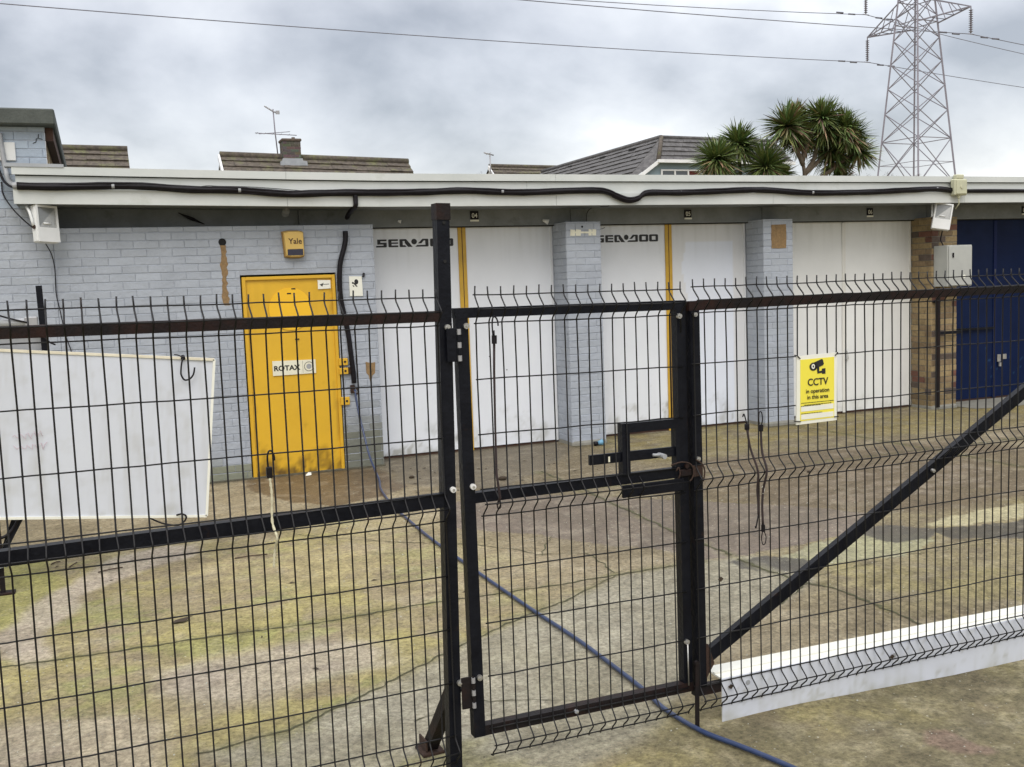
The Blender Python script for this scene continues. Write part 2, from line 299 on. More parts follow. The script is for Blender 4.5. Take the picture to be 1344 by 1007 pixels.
# ============================================================ GROUND
def gh(x, y):
    d = np.hypot((x-4.2)/1.6, (y+6.9)/1.2)
    return -0.055*np.clip(1-d*d, 0, 1)**1.5
def lay_ground():
    f = 0.025
    xs = np.concatenate([[-400, -150, -60, -25, -12, -6], np.arange(-3, 12.001, f), [16, 25, 60, 150, 400]])
    ys = np.concatenate([[-300, -100, -40, -20, -13], np.arange(-9, 1.001, f), [4, 9, 20, 50, 120, 500]])
    X, Y = np.meshgrid(xs, ys); nx, ny = len(xs), len(ys)
    Z = gh(X, Y) + (fbm(X*1.3, Y*1.3, 5, 4)-0.5)*0.012*((X > -3.1) & (X < 12.1) & (Y > -9.1) & (Y < 1.1))
    # noise-warped coordinates give every patch a ragged outline
    wx = X + (fbm(X*2.2, Y*2.2, 11, 5)-0.5)*0.5; wy = Y + (fbm(X*2.2, Y*2.2, 23, 5)-0.5)*0.5
    sx = X + (fbm(X*5, Y*5, 31, 4)-0.5)*0.12; sy = Y + (fbm(X*5, Y*5, 37, 4)-0.5)*0.12
    base = np.array([0.285, 0.245, 0.160]); col = np.ones(X.shape+(3,))*base
    wet = np.zeros(X.shape)
    def mix(mask, c, amt=1.0):
        nonlocal col
        m = (mask*amt)[..., None]; col = col*(1-m) + np.array(c)*m
    def blur(m, k):
        m = m.astype(float)
        for ax in (0, 1):
            for _ in range(2):
                c = np.cumsum(np.pad(m, [(k+1, k) if i == ax else (0, 0) for i in (0, 1)], mode='edge'), axis=ax)
                m = (np.take(c, range(2*k+1, c.shape[ax]), ax)-np.take(c, range(0, c.shape[ax]-2*k-1), ax))/(2*k+1)
        return m
    big = fbm(X*0.9, Y*0.9, 3, 5); mid = fbm(X*3.1, Y*3.1, 7, 5); fine = fbm(X*11, Y*11, 13, 4)
    brush = fbm(X*4+Y*2, Y*13-X*3, 77, 4)
    sm = lambda v, a, b: np.clip((v-a)/(b-a), 0, 1)**2*(3-2*np.clip((v-a)/(b-a), 0, 1))
    def soft(pts, k, lo=.25, hi=.75, namt=.55):
        """feathered patch whose edge breaks up with the grain of the surface"""
        return sm(blur(inpoly(wx, wy, pts), k)+(0.5*fine+0.5*brush-.5)*namt, lo, hi)
    rightside = sm(X+.25*(Y+5), 2.6, 4.2)
    mix(rightside, (0.205, 0.175, 0.112), .75)
    mix(sm(mid, .44, .66), (0.33, 0.29, 0.205), .45)
    mix(sm(brush, .5, .68), (0.36, 0.325, 0.235), .35)
    mix(sm(big, .5, .64), (0.19, 0.162, 0.10), .45)
    # moss: olive over the left part, beside the fence and along the foot of the garages
    left = np.clip((2.6-X)/1.2, 0, 1)*np.clip((-1.8-Y)/0.8, 0, 1)
    foot = np.clip((Y+1.9)/0.9, 0, 1)*np.clip((X-4.7)/0.5, 0, 1)
    right = np.clip((X-3.3)/0.8, 0, 1)*np.clip((-2.2-Y)/0.8, 0, 1)
    near = np.clip((-6.4-Y)/0.4, 0, 1)
    mz = np.clip(left*1.0+foot*1.0+right*0.6+near*0.8, 0, 1)
    grain = 0.45*mid+0.35*fine+0.2*brush
    mix(mz*sm(grain, .36, .62), (0.275, 0.245, 0.115), .75)
    mix(mz*sm(fbm(X*1.7+9, Y*1.7, 41, 5)*.6+grain*.4, .50, .60), (0.345, 0.315, 0.12), .42)
    mix(left*sm(fbm(X*2.3+3, Y*2.3, 43, 5)*.6+brush*.4, .53, .62), (0.22, 0.24, 0.085), .5)
    mix(foot*sm(fbm(X*2.1, Y*4, 45, 4), .42, .60), (0.27, 0.225, 0.075), .8)
    mix(near*sm(fbm(X*1.5, Y*1.5+7, 47, 5), .40, .60), (0.19, 0.172, 0.105), .85)
    mix(near*sm(fine, .55, .7), (0.34, 0.31, 0.215), .45)
    mix(soft([(-1.2,-2.2),(-.4,-2.4),(-.3,-3.3),(-.45,-3.9),(-.7,-4.2),(-1.4,-4.0)], 5), (0.265, 0.265, 0.09), .7)
    # paler worn concrete
    mix(soft([(-.58,-4.51),(-.62,-4.26),(-.55,-3.97),(-.46,-3.48),(-.28,-3.12),(-.14,-2.72),(.20,-2.35),(.56,-2.35),(.26,-2.95),(-.03,-3.26),(-.28,-3.85),(-.34,-4.24),(-.34,-4.75)], 3), (0.37, 0.33, 0.285), .75)
    mix(soft([(.0,-5.0),(.33,-5.05),(.63,-4.95),(.93,-5.0),(1.32,-5.10),(1.28,-5.50),(.83,-5.50),(.41,-5.60),(.1,-5.42)], 7), (0.35, 0.315, 0.27), .75)
    mix(soft([(-.9,-5.25),(-.33,-5.40),(-.06,-5.46),(.18,-5.75),(.15,-6.2),(-.48,-6.3),(-.9,-5.9)], 6), (0.335, 0.295, 0.235), .8)
    mix(soft([(.5,-3.0),(1.6,-2.9),(1.9,-3.6),(1.1,-4.1),(.4,-3.7)], 12), (0.35, 0.30, 0.185), .5)
    # light slab
    slab = [(1.30,-5.56),(1.73,-5.29),(1.99,-5.13),(2.27,-5.0),(2.54,-4.85),(2.84,-4.66),(3.47,-4.64),(3.84,-4.66),(3.84,-5.3),(3.42,-5.56),(3.09,-5.75),(2.73,-5.94),(2.31,-6.33),(1.9,-6.7),(1.35,-6.9),(.7,-6.7),(.24,-6.05),(.61,-5.99),(.95,-5.80)]
    sl_ = blur(inpoly(sx*.5+X*.5, sy*.5+Y*.5, slab), 1)
    mix(sl_, (0.295, 0.28, 0.215), .95)
    mix(sl_*sm(fbm(X*2.5, Y*2.5, 51, 5), .45, .62), (0.34, 0.325, 0.26), .7)
    mix(sl_*sm(fbm(X*1.9+5, Y*2.9, 53, 5), .50, .64)*np.clip((2.0-X)/.8+.08, 0, 1), (0.25, 0.24, 0.11), .6)
    # damp brown band across the yard and by the doors
    band = [(2.3,-2.9),(2.49,-3.11),(2.81,-3.48),(3.04,-3.82),(3.26,-4.08),(3.44,-4.35),(3.49,-4.61),(4.25,-4.61),(4.9,-4.5),(5.3,-4.2),(4.9,-3.6),(4.2,-2.9),(3.4,-2.2),(2.6,-2.1)]
    bm_ = inpoly(sx, sy, band).astype(float)
    mix(bm_, (0.150, 0.122, 0.098), .92)
    mix(bm_*sm(mid, .45, .62), (0.21, 0.175, 0.14), .5)
    wet = np.maximum(wet, bm_*.35)
    mix(soft([(4.2,-2.6),(5.4,-1.4),(8.2,-2.0),(9.5,-4.2),(6.5,-4.3),(5.3,-4.3)], 8), (0.165, 0.130, 0.085), .8)
    mix(soft([(4.6,-3.4),(6.2,-2.6),(7.5,-2.9),(7.2,-3.6),(5.6,-3.9)], 6)*sm(brush, .42, .6), (0.27, 0.23, 0.18), .6)
    w1 = [(1.24,.3),(2.52,.3),(2.5,-1.2),(2.22,-1.49),(1.73,-1.72),(1.41,-1.35),(1.19,-.65)]
    m1 = inpoly(sx, sy, w1).astype(float); mix(m1, (0.115, 0.082, 0.045), .85); wet = np.maximum(wet, m1*.5)
    w2 = [(2.5,.5),(4.71,.5),(4.71,-.3),(4.01,-1.2),(3.3,-1.66),(2.8,-1.5),(2.5,-1.2)]
    m2 = soft(w2, 4); mix(m2, (0.145, 0.125, 0.085), .85); wet = np.maximum(wet, m2*.4)
    zone = sm(X, 2.4, 3.2)*sm(Y, -4.6, -4.0)*(Y < .4)
    mix(zone, (0.140, 0.118, 0.080), .34)
    # puddles
    for pts, c, w_ in (([(3.88,-4.83),(4.3,-4.64),(4.64,-4.6),(5.09,-4.74),(5.08,-4.98),(4.65,-5.17),(4.19,-5.07),(3.99,-5.1)], (0.27, 0.265, 0.155), .5),
                       ([(3.6,-4.73),(3.85,-4.70),(4.05,-4.88),(4.10,-5.07),(3.91,-5.13),(3.7,-5.03),(3.6,-4.9)], (0.060, 0.054, 0.040), .6),
                       ([(4.95,-4.45),(5.17,-4.5),(5.28,-4.71),(5.06,-4.93),(4.80,-4.86),(4.76,-4.69)], (0.065, 0.058, 0.042), .6),
                       ([(5.22,-4.70),(5.9,-4.85),(6.5,-4.8),(6.3,-5.1),(5.6,-5.2),(5.21,-4.95)], (0.055, 0.048, 0.030), .65),
                       ([(5.3,-4.63),(5.7,-4.5),(6.3,-4.45),(6.8,-4.6),(6.0,-4.80),(5.4,-4.72)], (0.36, 0.335, 0.20), .4)):
        m = inpoly(sx, sy, pts).astype(float); mix(m, c, .9); wet = np.maximum(wet*(1-m), m*w_)
    # faded pink paint
    mix(soft([(2.90,-7.08),(2.98,-7.10),(3.05,-7.19),(3.10,-7.30),(3.08,-7.40),(2.99,-7.38),(2.93,-7.29),(2.89,-7.20)], 1, .45, .8, 1.1), (0.29, 0.175, 0.175), .4)
    # dirt and moss gather along joints; at wall feet the dirt also paints contact shadow
    def dseg(pts):
        d = np.full(X.shape, 9.)
        for (x0, y0), (x1, y1) in zip(pts, pts[1:]):
            vx, vy = x1-x0, y1-y0; t = np.clip(((X-x0)*vx+(Y-y0)*vy)/(vx*vx+vy*vy), 0, 1); d = np.minimum(d, np.hypot(X-x0-t*vx, Y-y0-t*vy))
        return d
    for pts in ([(-1.6,-4.6),(.45,-4.63),(1.54,-4.63),(3.47,-4.64)], [(.24,-6.05),(.61,-6.0),(1.15,-5.73),(1.28,-5.52),(1.99,-5.13),(2.84,-4.66)], [(3.81,-1.2),(3.76,-2.79),(3.71,-4.06),(3.71,-5.17),(3.82,-5.49),(3.84,-6.3)], [(3.8,-2.2),(7.4,-2.25),(10,-2.2)], [(7.6,.1),(7.65,-2.2),(7.6,-4.6)]):
        a_ = np.clip(1-dseg(pts)/.09, 0, 1)*sm(fine*.6+mid*.4, .40, .58); mix(a_, (0.15, 0.145, 0.06), .6)
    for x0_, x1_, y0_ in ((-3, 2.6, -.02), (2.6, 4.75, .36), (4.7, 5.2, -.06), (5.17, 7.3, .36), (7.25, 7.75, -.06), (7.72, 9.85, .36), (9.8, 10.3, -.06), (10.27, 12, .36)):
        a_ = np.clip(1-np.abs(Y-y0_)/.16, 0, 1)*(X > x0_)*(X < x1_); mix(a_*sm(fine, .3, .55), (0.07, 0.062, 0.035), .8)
    blot = fbm(X*7, Y*7, 91, 5); mix(sm(blot, .60, .68), (0.13, 0.11, 0.07), .22); mix(sm(1-blot, .60, .68), (0.40, 0.37, 0.29), .18)
    lum = col.mean(-1, keepdims=True); col = lum+(col-lum)*.92; col = .25*(col/.25)**1.18*np.array([.95, .93, .915])
    lf_ = (1-sm(X, 1.6, 3.0))[..., None]; col = col*(1+.16*lf_*np.array([1.0, .95, .8]))
    # fine grain in the vertex field
    col *= (0.70+0.36*fine+.24*brush)[..., None]
    col = np.clip(col, .02, .6)
    V = np.stack([X, Y, Z], -1).reshape(-1, 3)
    idx = np.arange(nx*ny).reshape(ny, nx)
    F = np.stack([idx[:-1, :-1], idx[:-1, 1:], idx[1:, 1:], idx[1:, :-1]], -1).reshape(-1, 4)
    me = bpy.data.meshes.new('ground')
    me.vertices.add(len(V)); me.vertices.foreach_set('co', V.astype(np.float32).ravel())
    me.loops.add(F.size); me.loops.foreach_set('vertex_index', F.astype(np.int32).ravel())
    me.polygons.add(len(F)); me.polygons.foreach_set('loop_start', np.arange(0, F.size, 4, dtype=np.int32))
    me.polygons.foreach_set('loop_total', np.full(len(F), 4, np.int32))
    me.update(calc_edges=True); me.validate()
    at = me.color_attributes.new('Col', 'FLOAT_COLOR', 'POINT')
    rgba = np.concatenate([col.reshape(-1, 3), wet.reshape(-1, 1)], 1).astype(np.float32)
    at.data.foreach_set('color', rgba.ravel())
    m = bpy.data.materials.new('old_concrete'); m.use_nodes = True; t = m.node_tree; t.nodes.clear(); n = t.nodes.new; l = t.links.new
    o = n('ShaderNodeOutputMaterial'); p = n('ShaderNodeBsdfPrincipled'); l(p.outputs[0], o.inputs[0])
    a = n('ShaderNodeVertexColor'); a.layer_name = 'Col'; tc = n('ShaderNodeTexCoord')
    g1 = n('ShaderNodeTexNoise'); g1.inputs['Scale'].default_value = 34; g1.inputs['Detail'].default_value = 10; g1.inputs['Roughness'].default_value = .82; l(tc.outputs['Object'], g1.inputs['Vector'])
    r1 = n('ShaderNodeMapRange'); l(g1.outputs['Fac'], r1.inputs['Value']); r1.inputs['From Min'].default_value = .33; r1.inputs['From Max'].default_value = .67; r1.inputs['To Min'].default_value = .36; r1.inputs['To Max'].default_value = 1.62
    mu = n('ShaderNodeVectorMath'); mu.operation = 'SCALE'; l(a.outputs['Color'], mu.inputs[0]); l(r1.outputs[0], mu.inputs['Scale'])
    g2 = n('ShaderNodeTexNoise'); g2.inputs['Scale'].default_value = 8; g2.inputs['Detail'].default_value = 12; g2.inputs['Roughness'].default_value = .82; l(tc.outputs['Object'], g2.inputs['Vector'])
    r3 = n('ShaderNodeMapRange'); l(g2.outputs['Fac'], r3.inputs['Value']); r3.inputs['From Min'].default_value = .32; r3.inputs['From Max'].default_value = .68; r3.inputs['To Min'].default_value = .74; r3.inputs['To Max'].default_value = 1.24
    mu2 = n('ShaderNodeVectorMath'); mu2.operation = 'SCALE'; l(mu.outputs[0], mu2.inputs[0]); l(r3.outputs[0], mu2.inputs['Scale']); mu = mu2
    # scattered pale and dark grit
    vo = n('ShaderNodeTexVoronoi'); vo.inputs['Scale'].default_value = 38; l(tc.outputs['Object'], vo.inputs['Vector'])
    r2 = n('ShaderNodeMapRange'); l(vo.outputs['Distance'], r2.inputs['Value']); r2.inputs['From Min'].default_value = .13; r2.inputs['From Max'].default_value = .20; r2.inputs['To Min'].default_value = 1; r2.inputs['To Max'].default_value = 0
    sepc = n('ShaderNodeSeparateColor'); l(vo.outputs['Color'], sepc.inputs[0])
    th = n('ShaderNodeMath'); th.operation = 'GREATER_THAN'; l(sepc.outputs[0], th.inputs[0]); th.inputs[1].default_value = .86
    ml = n('ShaderNodeMath'); ml.operation = 'MULTIPLY'; l(th.outputs[0], ml.inputs[0]); l(r2.outputs[0], ml.inputs[1])
    mxx = n('ShaderNodeMix'); mxx.data_type = 'RGBA'; l(ml.outputs[0], mxx.inputs['Factor']); l(mu.outputs[0], mxx.inputs['A'])
    rampc = n('ShaderNodeMix'); rampc.data_type = 'RGBA'; l(sepc.outputs[1], rampc.inputs['Factor']); rampc.inputs['A'].default_value = (.08, .07, .05, 1); rampc.inputs['B'].default_value = (.55, .53, .42, 1)
    l(rampc.outputs['Result'], mxx.inputs['B'])
    l(mxx.outputs['Result'], p.inputs['Base Color'])
    rr = n('ShaderNodeMapRange'); l(a.outputs['Alpha'], rr.inputs['Value']); rr.inputs['To Min'].default_value = .88; rr.inputs['To Max'].default_value = .16; l(rr.outputs[0], p.inputs['Roughness'])
    sp = n('ShaderNodeMapRange'); l(a.outputs['Alpha'], sp.inputs['Value']); sp.inputs['To Min'].default_value = .3; sp.inputs['To Max'].default_value = .6; l(sp.outputs[0], p.inputs['Specular IOR Level'])
    bp = n('ShaderNodeBump'); bs = n('ShaderNodeMapRange'); l(a.outputs['Alpha'], bs.inputs['Value']); bs.inputs['To Min'].default_value = .85; bs.inputs['To Max'].default_value = .04; l(bs.outputs[0], bp.inputs['Strength'])
    bp.inputs['Distance'].default_value = .02; l(g1.outputs['Fac'], bp.inputs['Height']); l(bp.outputs[0], p.inputs['Normal'])
    me.materials.append(m)
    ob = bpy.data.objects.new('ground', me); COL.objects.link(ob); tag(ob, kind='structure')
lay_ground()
def gz(x, y): return float(gh(np.array(x), np.array(y)) + (fbm(np.array(x*1.3), np.array(y*1.3), 5, 4)-0.5)*0.012)

def lay_joints():
    mb = MB(); rn = random.Random(3)
    def crack(pts, w, jit=.012):
        P = []
        for (x0, y0), (x1, y1) in zip(pts, pts[1:]):
            d = math.hypot(x1-x0, y1-y0); k = max(1, int(d/.04))
            for i in range(k): P.append((x0+(x1-x0)*i/k+rn.uniform(-jit, jit), y0+(y1-y0)*i/k+rn.uniform(-jit, jit)))
        P.append(pts[-1]); vs = []; fs = []
        for i, (x, y) in enumerate(P):
            a = P[max(0, i-1)]; b = P[min(len(P)-1, i+1)]; tx, ty = b[0]-a[0], b[1]-a[1]; q = math.hypot(tx, ty) or 1
            ww = w*(0.35+0.9*rn.random())
            for sgn in (-1, 1):
                xx, yy = x-ty/q*ww*sgn/2, y+tx/q*ww*sgn/2; vs.append((xx, yy, gz(xx, yy)+.0035))
        for i in range(len(P)-1): fs.append((2*i, 2*i+1, 2*i+3, 2*i+2))
        mb.add(vs, fs)
    crack([(-1.6,-4.6),(-.58,-4.6),(-.15,-4.62),(.45,-4.63),(1.04,-4.68),(1.54,-4.63),(2.19,-4.65),(2.8,-4.66),(3.47,-4.64)], .016, .008)
    crack([(.24,-6.05),(.61,-5.99),(.95,-5.80),(1.30,-5.56),(1.73,-5.29),(1.99,-5.13),(2.27,-5.0),(2.54,-4.85),(2.84,-4.66)], .012)
    crack([(1.2,-2.5),(1.9,-3.2),(2.32,-3.5),(2.54,-3.79),(2.61,-3.97),(2.77,-4.04),(2.91,-4.11),(2.89,-4.38),(2.86,-4.6)], .010)
    crack([(2.62,-4.01),(2.74,-3.81),(2.89,-3.58)], .009)
    crack([(3.85,-1.2),(3.81,-2.28),(3.76,-2.79),(3.75,-3.26),(3.72,-3.73),(3.71,-4.06),(3.72,-4.6)], .022, .012)
    crack([(3.70,-4.7),(3.71,-5.17),(3.73,-5.35),(3.82,-5.49),(3.81,-5.8),(3.83,-6.0),(3.84,-6.3)], .022, .014)
    crack([(3.73,-5.35),(3.42,-5.56),(3.09,-5.75),(2.73,-5.94)], .010)
    crack([(3.8,-2.2),(5.5,-2.1),(7.4,-2.25),(10,-2.2)], .014, .01)
    crack([(7.6,.1),(7.65,-2.2),(7.6,-4.6)], .014, .01)
    crack([(1.1,-6.15),(1.4,-6.05),(1.7,-6.2),(1.9,-6.32)], .006)
    crack([(3.9,-5.25),(4.6,-5.15),(5.4,-5.2)], .006)
    tag(mb.build('ground_joints', M['crack'], fix=False), kind='structure')
    mb = MB()    # loose grit and small stones
    rn = random.Random(12)
    for i in range(4200):
        x = rn.uniform(-1, 9); y = rn.uniform(-7.6, -.1)
        r = rn.choice((.002, .0025, .003, .004, .006 if rn.random() < .3 else .003)); z = gz(x, y)
        vs = [(x+r*rn.uniform(.6, 1.3)*math.cos(a), y+r*rn.uniform(.6, 1.3)*math.sin(a), z) for a in (0, 1.25, 2.5, 3.8, 5.0)] + [(x, y, z+r*.9)]
        mb.add(vs, [(k, (k+1) % 5, 5) for k in range(5)])
    tag(mb.build('grit', M['litter'], fix=False), 'small pale stones and grit scattered over the concrete yard', kind='stuff')
lay_joints()

# ============================================================ BRICKWORK
class BW(MB):
    def __init__(s): super().__init__(); s.c = []
    def add(s, vs, fs, mi=0, smooth=False, col=(1, 1, 1)):
        r = super().add(vs, fs, mi, smooth); s.c += [(*col, 1.0)]*len(vs); return r
def bricks(mb, u0, u1, z0, z1, T, cf, seed=0, holes=(), bl=.225, h=.075, jd=.006, jw=.009, vj=.5, off=0.0, mi=0, backmi=1, back=True, depth=.10):
    rn = random.Random(seed); row = 0; z = z0
    while z < z1-.01:
        zt = min(z+h, z1); u = u0-(bl/2 if row % 2 else 0)-off
        while u < u1:
            a, b = max(u, u0), min(u+bl, u1); u += bl
            if b-a < .02: continue
            segs = [(a, b)]
            for (ha, hb, hz0, hz1) in holes:
                if zt > hz0+.01 and z < hz1-.01:
                    ns = []
                    for (p, q) in segs:
                        if hb <= p or ha >= q: ns.append((p, q)); continue
                        if ha-p > .02: ns.append((p, ha))
                        if q-hb > .02: ns.append((hb, q))
                    segs = ns
            for (p, q) in segs:
                g = jw/2; c = .0035; o = rn.uniform(-.0016, .0016)
                j = lambda s_=.0012: rn.uniform(-s_, s_)
                x0, x1, y0, y1 = p+g*vj, q-g*vj, z+g*.95, zt-g*.25
                vs = [(x0, jd, y0), (x1, jd, y0), (x1, jd, y1), (x0, jd, y1),
                      (x0+c+j(), o+j(.0009), y0+c+j(.0022)), (x1-c+j(), o+j(.0009), y0+c+j(.0022)), (x1-c+j(), o-.0012+j(.0009), y1-c+j(.0015)), (x0+c+j(), o-.0012+j(.0009), y1-c+j(.0015))]
                vs = [T @ Vector(v) for v in vs]
                mb.add(vs, [(4,5,6,7),(0,1,5,4),(1,2,6,5),(2,3,7,6),(3,0,4,7)], mi, False, cf((p+q)/2, (z+zt)/2, rn))
        z += h; row += 1
def paint_col(u, z, rn):
    k = rn.uniform(.95, 1.04); return (k, k, k*rn.uniform(.99, 1.01))
def leftwall_col(u, z, rn):
    k = rn.uniform(.93, 1.05); c = [k, k, k]
    d = 0
    if u > 2.22: d = max(0, min(1, (0.66-z)/.35+rn.uniform(-.25, .25)))
    if u < 1.3: d = max(0, min(1, (.19-z)/.08+rn.uniform(-.6, .4)))
    g = (.44, .42, .30) if u > 2.2 else (.62, .60, .40)
    return tuple(c[i]*(1-d)+g[i]*d for i in range(3))
def stock_col(u, z, rn):
    r = rn.random()
    if r < .66: b = (.34, .255, .13)
    elif r < .84: b = (.25, .18, .10)
    elif r < .94: b = (.165, .075, .05)
    else: b = (.12, .09, .07)
    k = rn.uniform(.78, 1.15)
    if z < .15: k *= .75
    return tuple(x*k for x in b)
I4 = Matrix.Identity(4)
def face_front(y=0.0): return Matrix.Translation((0, y, 0))
def face_left(x, y0=0.0):     # u runs into the scene from y0, outward is -x
    return Matrix(((0, 1, 0, x), (1, 0, 0, y0), (0, 0, 1, 0), (0, 0, 0, 1)))
def face_right(x, y0=0.0):
    return Matrix(((0, -1, 0, x), (1, 0, 0, y0), (0, 0, 1, 0), (0, 0, 0, 1)))

X0, PI_, PW = 2.6165, 2.5525, .419
GB = empty('garage_block', (0, 0, 0), 0, 'long flat-roofed row of lock-up garages with grey painted brick, white doors and pale plastic fascia', 'garage block')
# left painted wall with the opening for the yellow door
mb = BW()
DX0, DX1, DZ = 1.300, 2.204, 1.962
bricks(mb, -.33, X0, 0, 2.452, face_front(), leftwall_col, 1, vj=.08, holes=[(DX0-.012, DX1+.012, -1, DZ+.02)])
bricks(mb, .0, .36, 0, 2.452, face_right(X0), paint_col, 2, vj=.08)
def bk(x0, x1, y0, y1, z0, z1):
    b = len(mb.v); MB.box(mb, x0, x1, y0, y1, z0, z1, 0)
vsb = lambda x0, x1, y0, y1, z0, z1, col=(.92, .92, .92), mi=0: mb.add([(x0,y0,z0),(x1,y0,z0),(x1,y1,z0),(x0,y1,z0),(x0,y0,z1),(x1,y0,z1),(x1,y1,z1),(x0,y1,z1)], [(0,3,2,1),(4,5,6,7),(0,1,5,4),(1,2,6,5),(2,3,7,6),(3,0,4,7)], mi, False, col)
vsb(-.33, DX0-.012, .0045, .22, 0, 2.450); vsb(DX1+.012, X0-.0045, .0045, .60, 0, 2.450); vsb(DX0-.012, DX1+.012, .0045, .22, DZ+.02, 2.450)
mb.build('wall', [M['paintbrick']], GB)
# bare patches where the paint has gone
def patch(pts, y=-.0042, th=.006, name='bare_brick_patch', m='barebrick', parent=None, label=None):
    p = MB(); p.prism(pts, y, y+th); o = p.build(name, M[m], parent or GB)
    if label: o['label'] = label
    return o
rn = random.Random(5)
L_ = [(1.118+.005*math.sin(i*.7)+rn.uniform(-.008, .006), 2.27-i*.03) for i in range(20)]; R_ = [(1.170+.005*math.sin(i*.5+1)+rn.uniform(-.012, .010), 1.70+i*.03) for i in range(20)]
patch(L_+R_, label='brown strip of bare brick where a pipe has been taken off the wall')
patch([(2.473,1.075),(2.476,.96),(2.50,.93),(2.515,.845),(2.535,.93),(2.565,.955),(2.572,1.065),(2.52,1.06)], label='ragged bare patch beside the yellow door lock')
# round hole
p = MB(); p.cyl((1.143, -.004, 2.30), (1.143, .004, 2.30), .036, 20); p.build('vent_hole', M['dark'], GB)
# ---- piers
def pier(k, painted, x1=None):
    global mb
    xa = X0+k*PI_-PW; xb = X0+k*PI_ if x1 is None else x1
    mb = BW(); cf = paint_col if painted else stock_col
    bricks(mb, xa, xb, .03, 2.452, face_front(), cf, 10+k, vj=.08 if painted else .5)
    bricks(mb, .0, .36, .03, 2.452, face_left(xa), cf, 20+k, off=.11)
    bricks(mb, .0, .36, .03, 2.452, face_right(xb), cf, 30+k, off=.11)
    if painted: vsb(xa+.0045, xb-.0045, .0045, .60, 0, 2.450)
    else: vsb(xa+.0045, xb-.0045, .0045, .60, 0, 2.450, mi=1)
    o = mb.build('pier', [M['paintbrick'] if painted else M['rawbrick'], M['mortar']], GB)
    o['label'] = 'grey painted brick pier' if painted else 'unpainted yellow stock brick pier'
    f = MB(); w = .035
    ring = [(xa-.01, .34), (xa-.015, -.01), (xa+.03, -.045), ((xa+xb)/2, -.055), (xb-.03, -.045), (xb+.015, -.01), (xb+.01, .34)]
    ins = [(xa+.01, .34), (xa+.01, .012), (xa+.03, .008), ((xa+xb)/2, .006), (xb-.03, .008), (xb-.01, .012), (xb-.01, .34)]
    vs = [(x, y, -.02) for x, y in ring]+[(x+(.008 if x < (xa+xb)/2 else -.008), y+.006, .028) for x, y in ring]+[(x, y, .05) for x, y in ins]
    n_ = len(ring); fs = []
    for a_ in (0, 1):
        for i in range(n_-1): fs.append((a_*n_+i, a_*n_+i+1, (a_+1)*n_+i+1, (a_+1)*n_+i))
    f.add(vs, fs); f.build('pier_footing', M['ramp'], o)
    return xa, xb, o
P1 = pier(1, True); P2 = pier(2, True); P3 = pier(3, False); P4 = pier(4, False)
p = MB()   # torn label strip on the first pier
for a_, b_ in ((4.80, 4.86), (4.865, 4.93), (5.02, 5.06), (5.065, 5.115)):
    p.prism([(a_, 2.300), (b_-.005, 2.298), (b_, 2.362), (a_+.004, 2.368)], -.005, -.001)
p.prism([(4.86, 2.325), (5.10, 2.322), (5.10, 2.34), (4.86, 2.345)], -.0045, -.001)
p.build('torn_label', M['cream'], P1[2])
p = MB(); p.cyl((4.945, -.004, 2.395), (4.945, .002, 2.395), .012, 12); p.build('screw_hole', M['dark'], P1[2])
patch([(7.415,2.385),(7.413,2.25),(7.418,2.11),(7.52,2.105),(7.622,2.11),(7.628,2.26),(7.622,2.39),(7.52,2.386)], parent=P2[2], label='square of bare brick left on the grey pier')
# ---- doors
def panel(x0, x1, z0, z1, y, m, name, dirt=1.0, seed=0, label=None, base=(1, 1, 1), extra=None):
    d = BW(); nx = max(2, int((x1-x0)/.025)); nz = max(2, int((z1-z0)/.025))
    xs = np.linspace(x0, x1, nx+1); zs = np.linspace(z0, z1, nz+1); Xg, Zg = np.meshgrid(xs, zs)
    nz1 = fbm(Xg*6, Zg*6, 50+seed, 5); nz2 = fbm(Xg*22, Zg*9, 60+seed, 3); big_ = fbm(Xg*1.5, Zg*.8, 70+seed, 3); streak = fbm(Xg*25, Zg*1.2, 90+seed, 3)
    Yg = y+(fbm(Xg*1.4, Zg*1.1, 80+seed, 3)-.5)*.016+(fbm(Xg*9, Zg*.6, 85+seed, 2)-.5)*.0016
    a = np.clip((nz1-.5)*3.2+(.22-(Zg-z0))*3.0, 0, 1)*dirt*(.35+.65*(nz2 > .47))
    a = a+np.clip((nz2-.76)*6, 0, 1)*.25*(Zg < z0+1.0)*dirt
    top = np.clip((streak-.50)*3, 0, 1)*np.clip((Zg-(z1-.5))/.5, 0, 1)*.35
    tone = 0.95+.12*(big_-.5)
    cc = np.ones(Xg.shape+(3,))*np.array(base)*tone[..., None]
    a = np.clip(a, 0, .8)[..., None]; cc = cc*(1-a)+np.array([.42, .40, .33])*a
    cc = cc*(1-top[..., None])+np.array([.62, .62, .58])*top[..., None]
    if extra: cc = extra(Xg, Zg, cc)
    b0 = len(d.v)
    d.v += list(zip(Xg.ravel().tolist(), Yg.ravel().tolist(), Zg.ravel().tolist())); d.c += [(*q, 1.0) for q in cc.reshape(-1, 3).tolist()]
    w = nx+1
    for j in range(nz):
        for i in range(nx):
            d.f.append((b0+j*w+i, b0+j*w+i+1, b0+(j+1)*w+i+1, b0+(j+1)*w+i)); d.m.append(0); d.sm.append(True)
    e_ = .0015; vs = [(x0, y-.0005, z0), (x1, y-.0005, z0), (x1, y-.0005, z1), (x0, y-.0005, z1), (x0, y+.035, z0), (x1, y+.035, z0), (x1, y+.035, z1), (x0, y+.035, z1)]
    d.add(vs, [(0,4,5,1),(1,5,6,2),(2,6,7,3),(3,7,4,0),(4,7,6,5)], 0, False, (.7, .7, .7))
    o = d.build(name, m, GB, fix=False)
    if label: o['label'] = label
    return o
